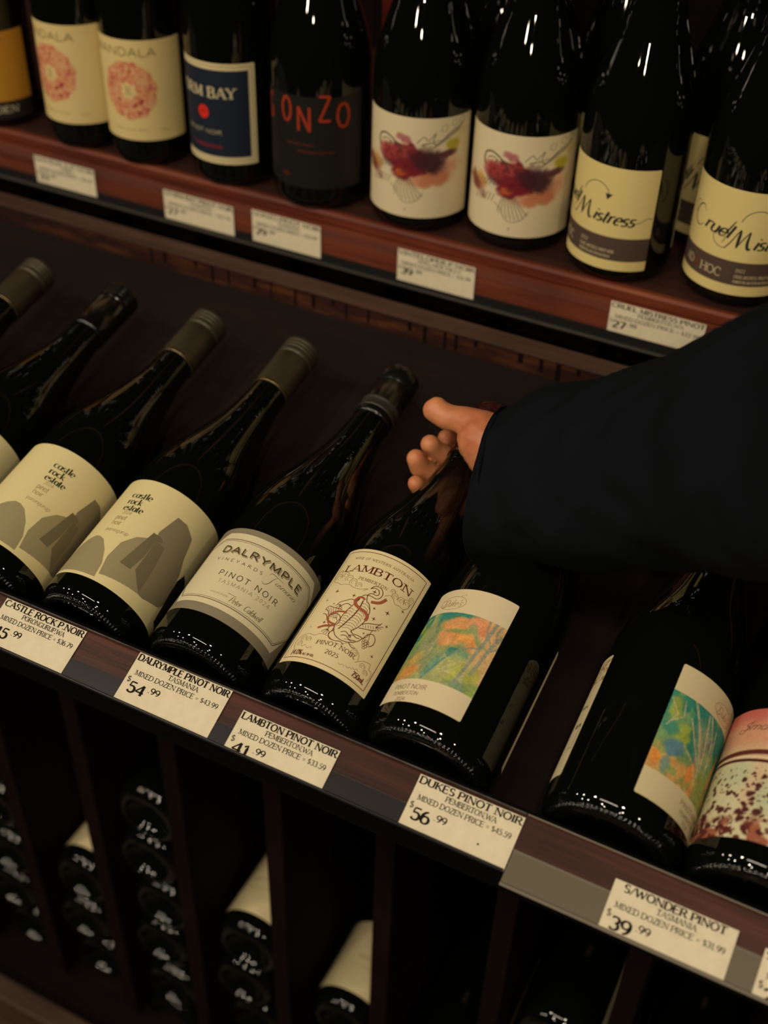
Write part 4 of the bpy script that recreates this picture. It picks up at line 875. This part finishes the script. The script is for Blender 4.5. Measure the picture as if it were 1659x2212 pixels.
# ================================================================== the person's arm
person = empty('person', (-.04, .13, .20)); tag(person, 'person in dark navy sleeve, hand gripping the neck of the dragon label bottle', 'person')
def chain(bm, pts, rads, ov=5):
    for (a, b, ra, rb) in zip(pts, pts[1:], rads, rads[1:]):
        a, b = Vector(a), Vector(b); n = max(2, int((b-a).length/(min(ra, rb)*.28)))
        for i in range(n+1):
            t = i/n; p = a.lerp(b, t); r = ra+(rb-ra)*t
            bmesh.ops.create_icosphere(bm, subdivisions=2, radius=r, matrix=Matrix.Translation(p))
bm = bmesh.new(); mm = .001
HAND = {
 'thumbpad': ([(-.2778, .2368, .0888), (-.2765, .2364, .0880)], [8.4, 8.6]),
 'thumb': ([(-.2792, .2355, .0871), (-.2749, .236, .0858), (-.2685, .2357, .0846), (-.2622, .2364, .0850), (-.2545, .2354, .0862), (-.2404, .2323, .0850)], [8.8, 9.5, 10.0, 9.8, 11, 15]),
 'thenar': ([(-.2404, .2323, .0850), (-.2369, .2276, .0800), (-.2284, .2257, .0718), (-.2219, .2319, .0626)], [15, 19, 19, 20]),
 'thenar2': ([(-.2369, .2276, .0814), (-.2191, .2409, .0830), (-.1990, .2387, .0760)], [17, 18, 20]),
 'palm': ([(-.2191, .2409, .0780), (-.2240, .2560, .0600), (-.2190, .2510, .0440), (-.2230, .2420, .0300)], [15, 14, 15, 15]),
 'palm2': ([(-.2219, .2319, .0626), (-.2150, .2426, .0518), (-.2160, .2400, .0340)], [18, 18, 16]),
 'palmheel': ([(-.2160, .2400, .0400), (-.2290, .2340, .0240)], [15, 11]),
 'index': ([(-.2280, .2620, .0560), (-.236, .2692, .0480), (-.2560, .2740, .0400), (-.2711, .268, .0410), (-.2765, .2560, .0500)], [9.4, 9, 8.4, 7.8, 7.0]),
 'middle': ([(-.2250, .2560, .0440), (-.2319, .2590, .0380), (-.2528, .2549, .0310), (-.2685, .2490, .0360), (-.2790, .2386, .0500), (-.2806, .2352, .0560)], [9.4, 9, 8.8, 8.6, 8.4, 7.6]),
 'ring': ([(-.2240, .2450, .0340), (-.2300, .2447, .0300), (-.2491, .2388, .0250), (-.2688, .2308, .0300), (-.2811, .2208, .0440), (-.2838, .2180, .0530)], [9.2, 8.8, 8.6, 8.6, 8.4, 7.4]),
 'pinky': ([(-.2240, .2370, .0280), (-.2300, .2336, .0240), (-.2476, .2273, .0200), (-.2653, .2156, .0245), (-.2734, .2050, .0380), (-.2756, .2012, .0445)], [8, 7.6, 7.4, 7.2, 7.0, 6.2]),
 'forearm': ([(-.2150, .2400, .0600), (-.1990, .2330, .0740), (-.1812, .2200, .0850), (-.1396, .1800, .1250), (-.1061, .158, .1540), (-.0397, .1239, .2104), (-.0095, .1014, .2407)], [22, 22, 23, 28, 31, 34, 36]),
}
for pts, rads in HAND.values(): chain(bm, pts, [r*mm for r in rads])
me = bpy.data.meshes.new('arm'); bm.to_mesh(me); bm.free()
arm = bpy.data.objects.new('arm', me); C.objects.link(arm)
md = arm.modifiers.new('union', 'REMESH'); md.mode = 'VOXEL'; md.voxel_size = .0011
ms = arm.modifiers.new('soft', 'SMOOTH'); ms.factor = .6; ms.iterations = 7
dg = bpy.context.evaluated_depsgraph_get(); ev = arm.evaluated_get(dg); me2 = bpy.data.meshes.new_from_object(ev)
arm.modifiers.clear(); arm.data = me2; me2.name = 'arm'
def skin():
    m = bpy.data.materials.new('skin'); m.use_nodes = True; n = m.node_tree.nodes; l = m.node_tree.links; b = n['Principled BSDF']
    b.inputs['Roughness'].default_value = .5; b.inputs['Subsurface Weight'].default_value = .25; b.inputs['Subsurface Radius'].default_value = (1, .35, .2); b.inputs['Subsurface Scale'].default_value = .006
    tc = n.new('ShaderNodeTexCoord'); t = n.new('ShaderNodeTexNoise'); t.inputs['Scale'].default_value = 45; t.inputs['Detail'].default_value = 4; l.new(tc.outputs['Object'], t.inputs['Vector'])
    r = n.new('ShaderNodeValToRGB'); r.color_ramp.elements[0].color = (*lin((184, 106, 70)), 1); r.color_ramp.elements[1].color = (*lin((202, 134, 90)), 1); r.color_ramp.elements[0].position = .35; r.color_ramp.elements[1].position = .65
    l.new(t.outputs['Fac'], r.inputs[0]); l.new(r.outputs[0], b.inputs['Base Color'])
    t2 = n.new('ShaderNodeTexNoise'); t2.inputs['Scale'].default_value = 420; l.new(tc.outputs['Object'], t2.inputs['Vector'])
    bp = n.new('ShaderNodeBump'); bp.inputs['Strength'].default_value = .18; bp.inputs['Distance'].default_value = .0004; l.new(t2.outputs['Fac'], bp.inputs['Height']); l.new(bp.outputs[0], b.inputs['Normal']); return m
arm.data.materials.append(skin()); arm.data.polygons.foreach_set('use_smooth', [True]*len(arm.data.polygons))
def adopt(o, par):
    o.parent = par; o.matrix_parent_inverse = Matrix.Translation(-Vector(par.location))
adopt(arm, person)
# sleeve: an open cloth tube with folds
SP = [(-0.2139, 0.1801, 0.0867), (-0.1909, 0.1772, 0.0966), (-0.1646, 0.1718, 0.1114), (-0.1336, 0.1632, 0.133), (-0.1051, 0.1543, 0.1553), (-0.0706, 0.1395, 0.1839), (-0.0393, 0.1196, 0.2133), (-0.0094, 0.097, 0.2436), (0.0224, 0.0624, 0.2834)]
HV = [54, 56, 57, 58, 60, 65, 69, 72, 74]; HD = [52, 52, 52, 52, 53, 55, 58, 60, 62]
SPv = [Vector(p) for p in SP]
NS, NR = 96, 120; ver = []; fac = []
def cat(arr, t):
    n = len(arr)-1; x = t*n; i = min(n-1, int(x)); f = x-i
    g = lambda k: arr[max(0, min(n, k))]
    a, b, c, d = g(i-1), g(i), g(i+1), g(i+2)
    return ((b*2)+(c-a)*f+(a*2-b*5+c*4-d)*f*f+(b*3-a-c*3+d)*f*f*f)*.5
from mathutils import noise as mn
for i in range(NR+1):
    t = i/NR; p = cat(SPv, t); tg = (cat(SPv, min(1, t+.01))-cat(SPv, max(0, t-.01))).normalized()
    vv = (u2+fw*.55).normalized(); vv = (vv-tg*vv.dot(tg)).normalized(); dd = tg.cross(vv).normalized()
    a_ = cat(HV, t)*mm; b_ = cat(HD, t)*mm
    for j in range(NS):
        th = 2*math.pi*j/NS; c, s = math.cos(th), math.sin(th)
        k = .82; ex = (abs(c)**k)*(1 if c > 0 else -1); es = (abs(s)**k)*(1 if s > 0 else -1)
        r_ = Vector((t*9, c*1.1, s*1.1))
        fold = (mn.noise(r_*.8)*.006+mn.noise(Vector((t*9+s*2.2, c*1.6, s*1.6)))*.0018*min(1, t*4+.2)-abs(mn.noise(Vector((t*7-c*2.5, c*.8, s*.9+5))))*.004*min(1, t*5))*min(1, .35+t*3)
        if c > 0: a2 = a_-.012*min(1, max(0, 1.3-t*3.2))
        else: a2 = a_
        q = p+vv*ex*(a2+fold)+dd*es*(b_+fold)
        # cuff leans: the lower side of the opening reaches a little further out, as it hangs
        q -= tg*(.009*(-c)-.002)*(1-min(1, t*8))
        q += tg*(.034*max(0, (q-p).normalized().dot(-fw)))*(1-min(1, t*6))
        ver.append(q)
for i in range(NR):
    for j in range(NS): fac.append((i*NS+j, i*NS+(j+1) % NS, (i+1)*NS+(j+1) % NS, (i+1)*NS+j))
def cloth():
    m = bpy.data.materials.new('navy_cloth'); m.use_nodes = True; n = m.node_tree.nodes; l = m.node_tree.links; b = n['Principled BSDF']
    b.inputs['Base Color'].default_value = (*lin((13, 17, 21)), 1); b.inputs['Roughness'].default_value = .9; b.inputs['Specular IOR Level'].default_value = .06
    b.inputs['Sheen Weight'].default_value = 0
    tc = n.new('ShaderNodeTexCoord'); w_ = n.new('ShaderNodeTexNoise'); w_.inputs['Scale'].default_value = 700; l.new(tc.outputs['Object'], w_.inputs['Vector'])
    bp = n.new('ShaderNodeBump'); bp.inputs['Strength'].default_value = .35; bp.inputs['Distance'].default_value = .0004; l.new(w_.outputs['Fac'], bp.inputs['Height']); l.new(bp.outputs[0], b.inputs['Normal']); return m
sleeve = mesh_obj('sleeve', ver, fac, cloth(), None, smooth=True)
so = sleeve.modifiers.new('thick', 'SOLIDIFY'); so.thickness = .0016; so.offset = -1
adopt(sleeve, person); sleeve['label'] = 'dark navy woven sleeve with an open cuff'
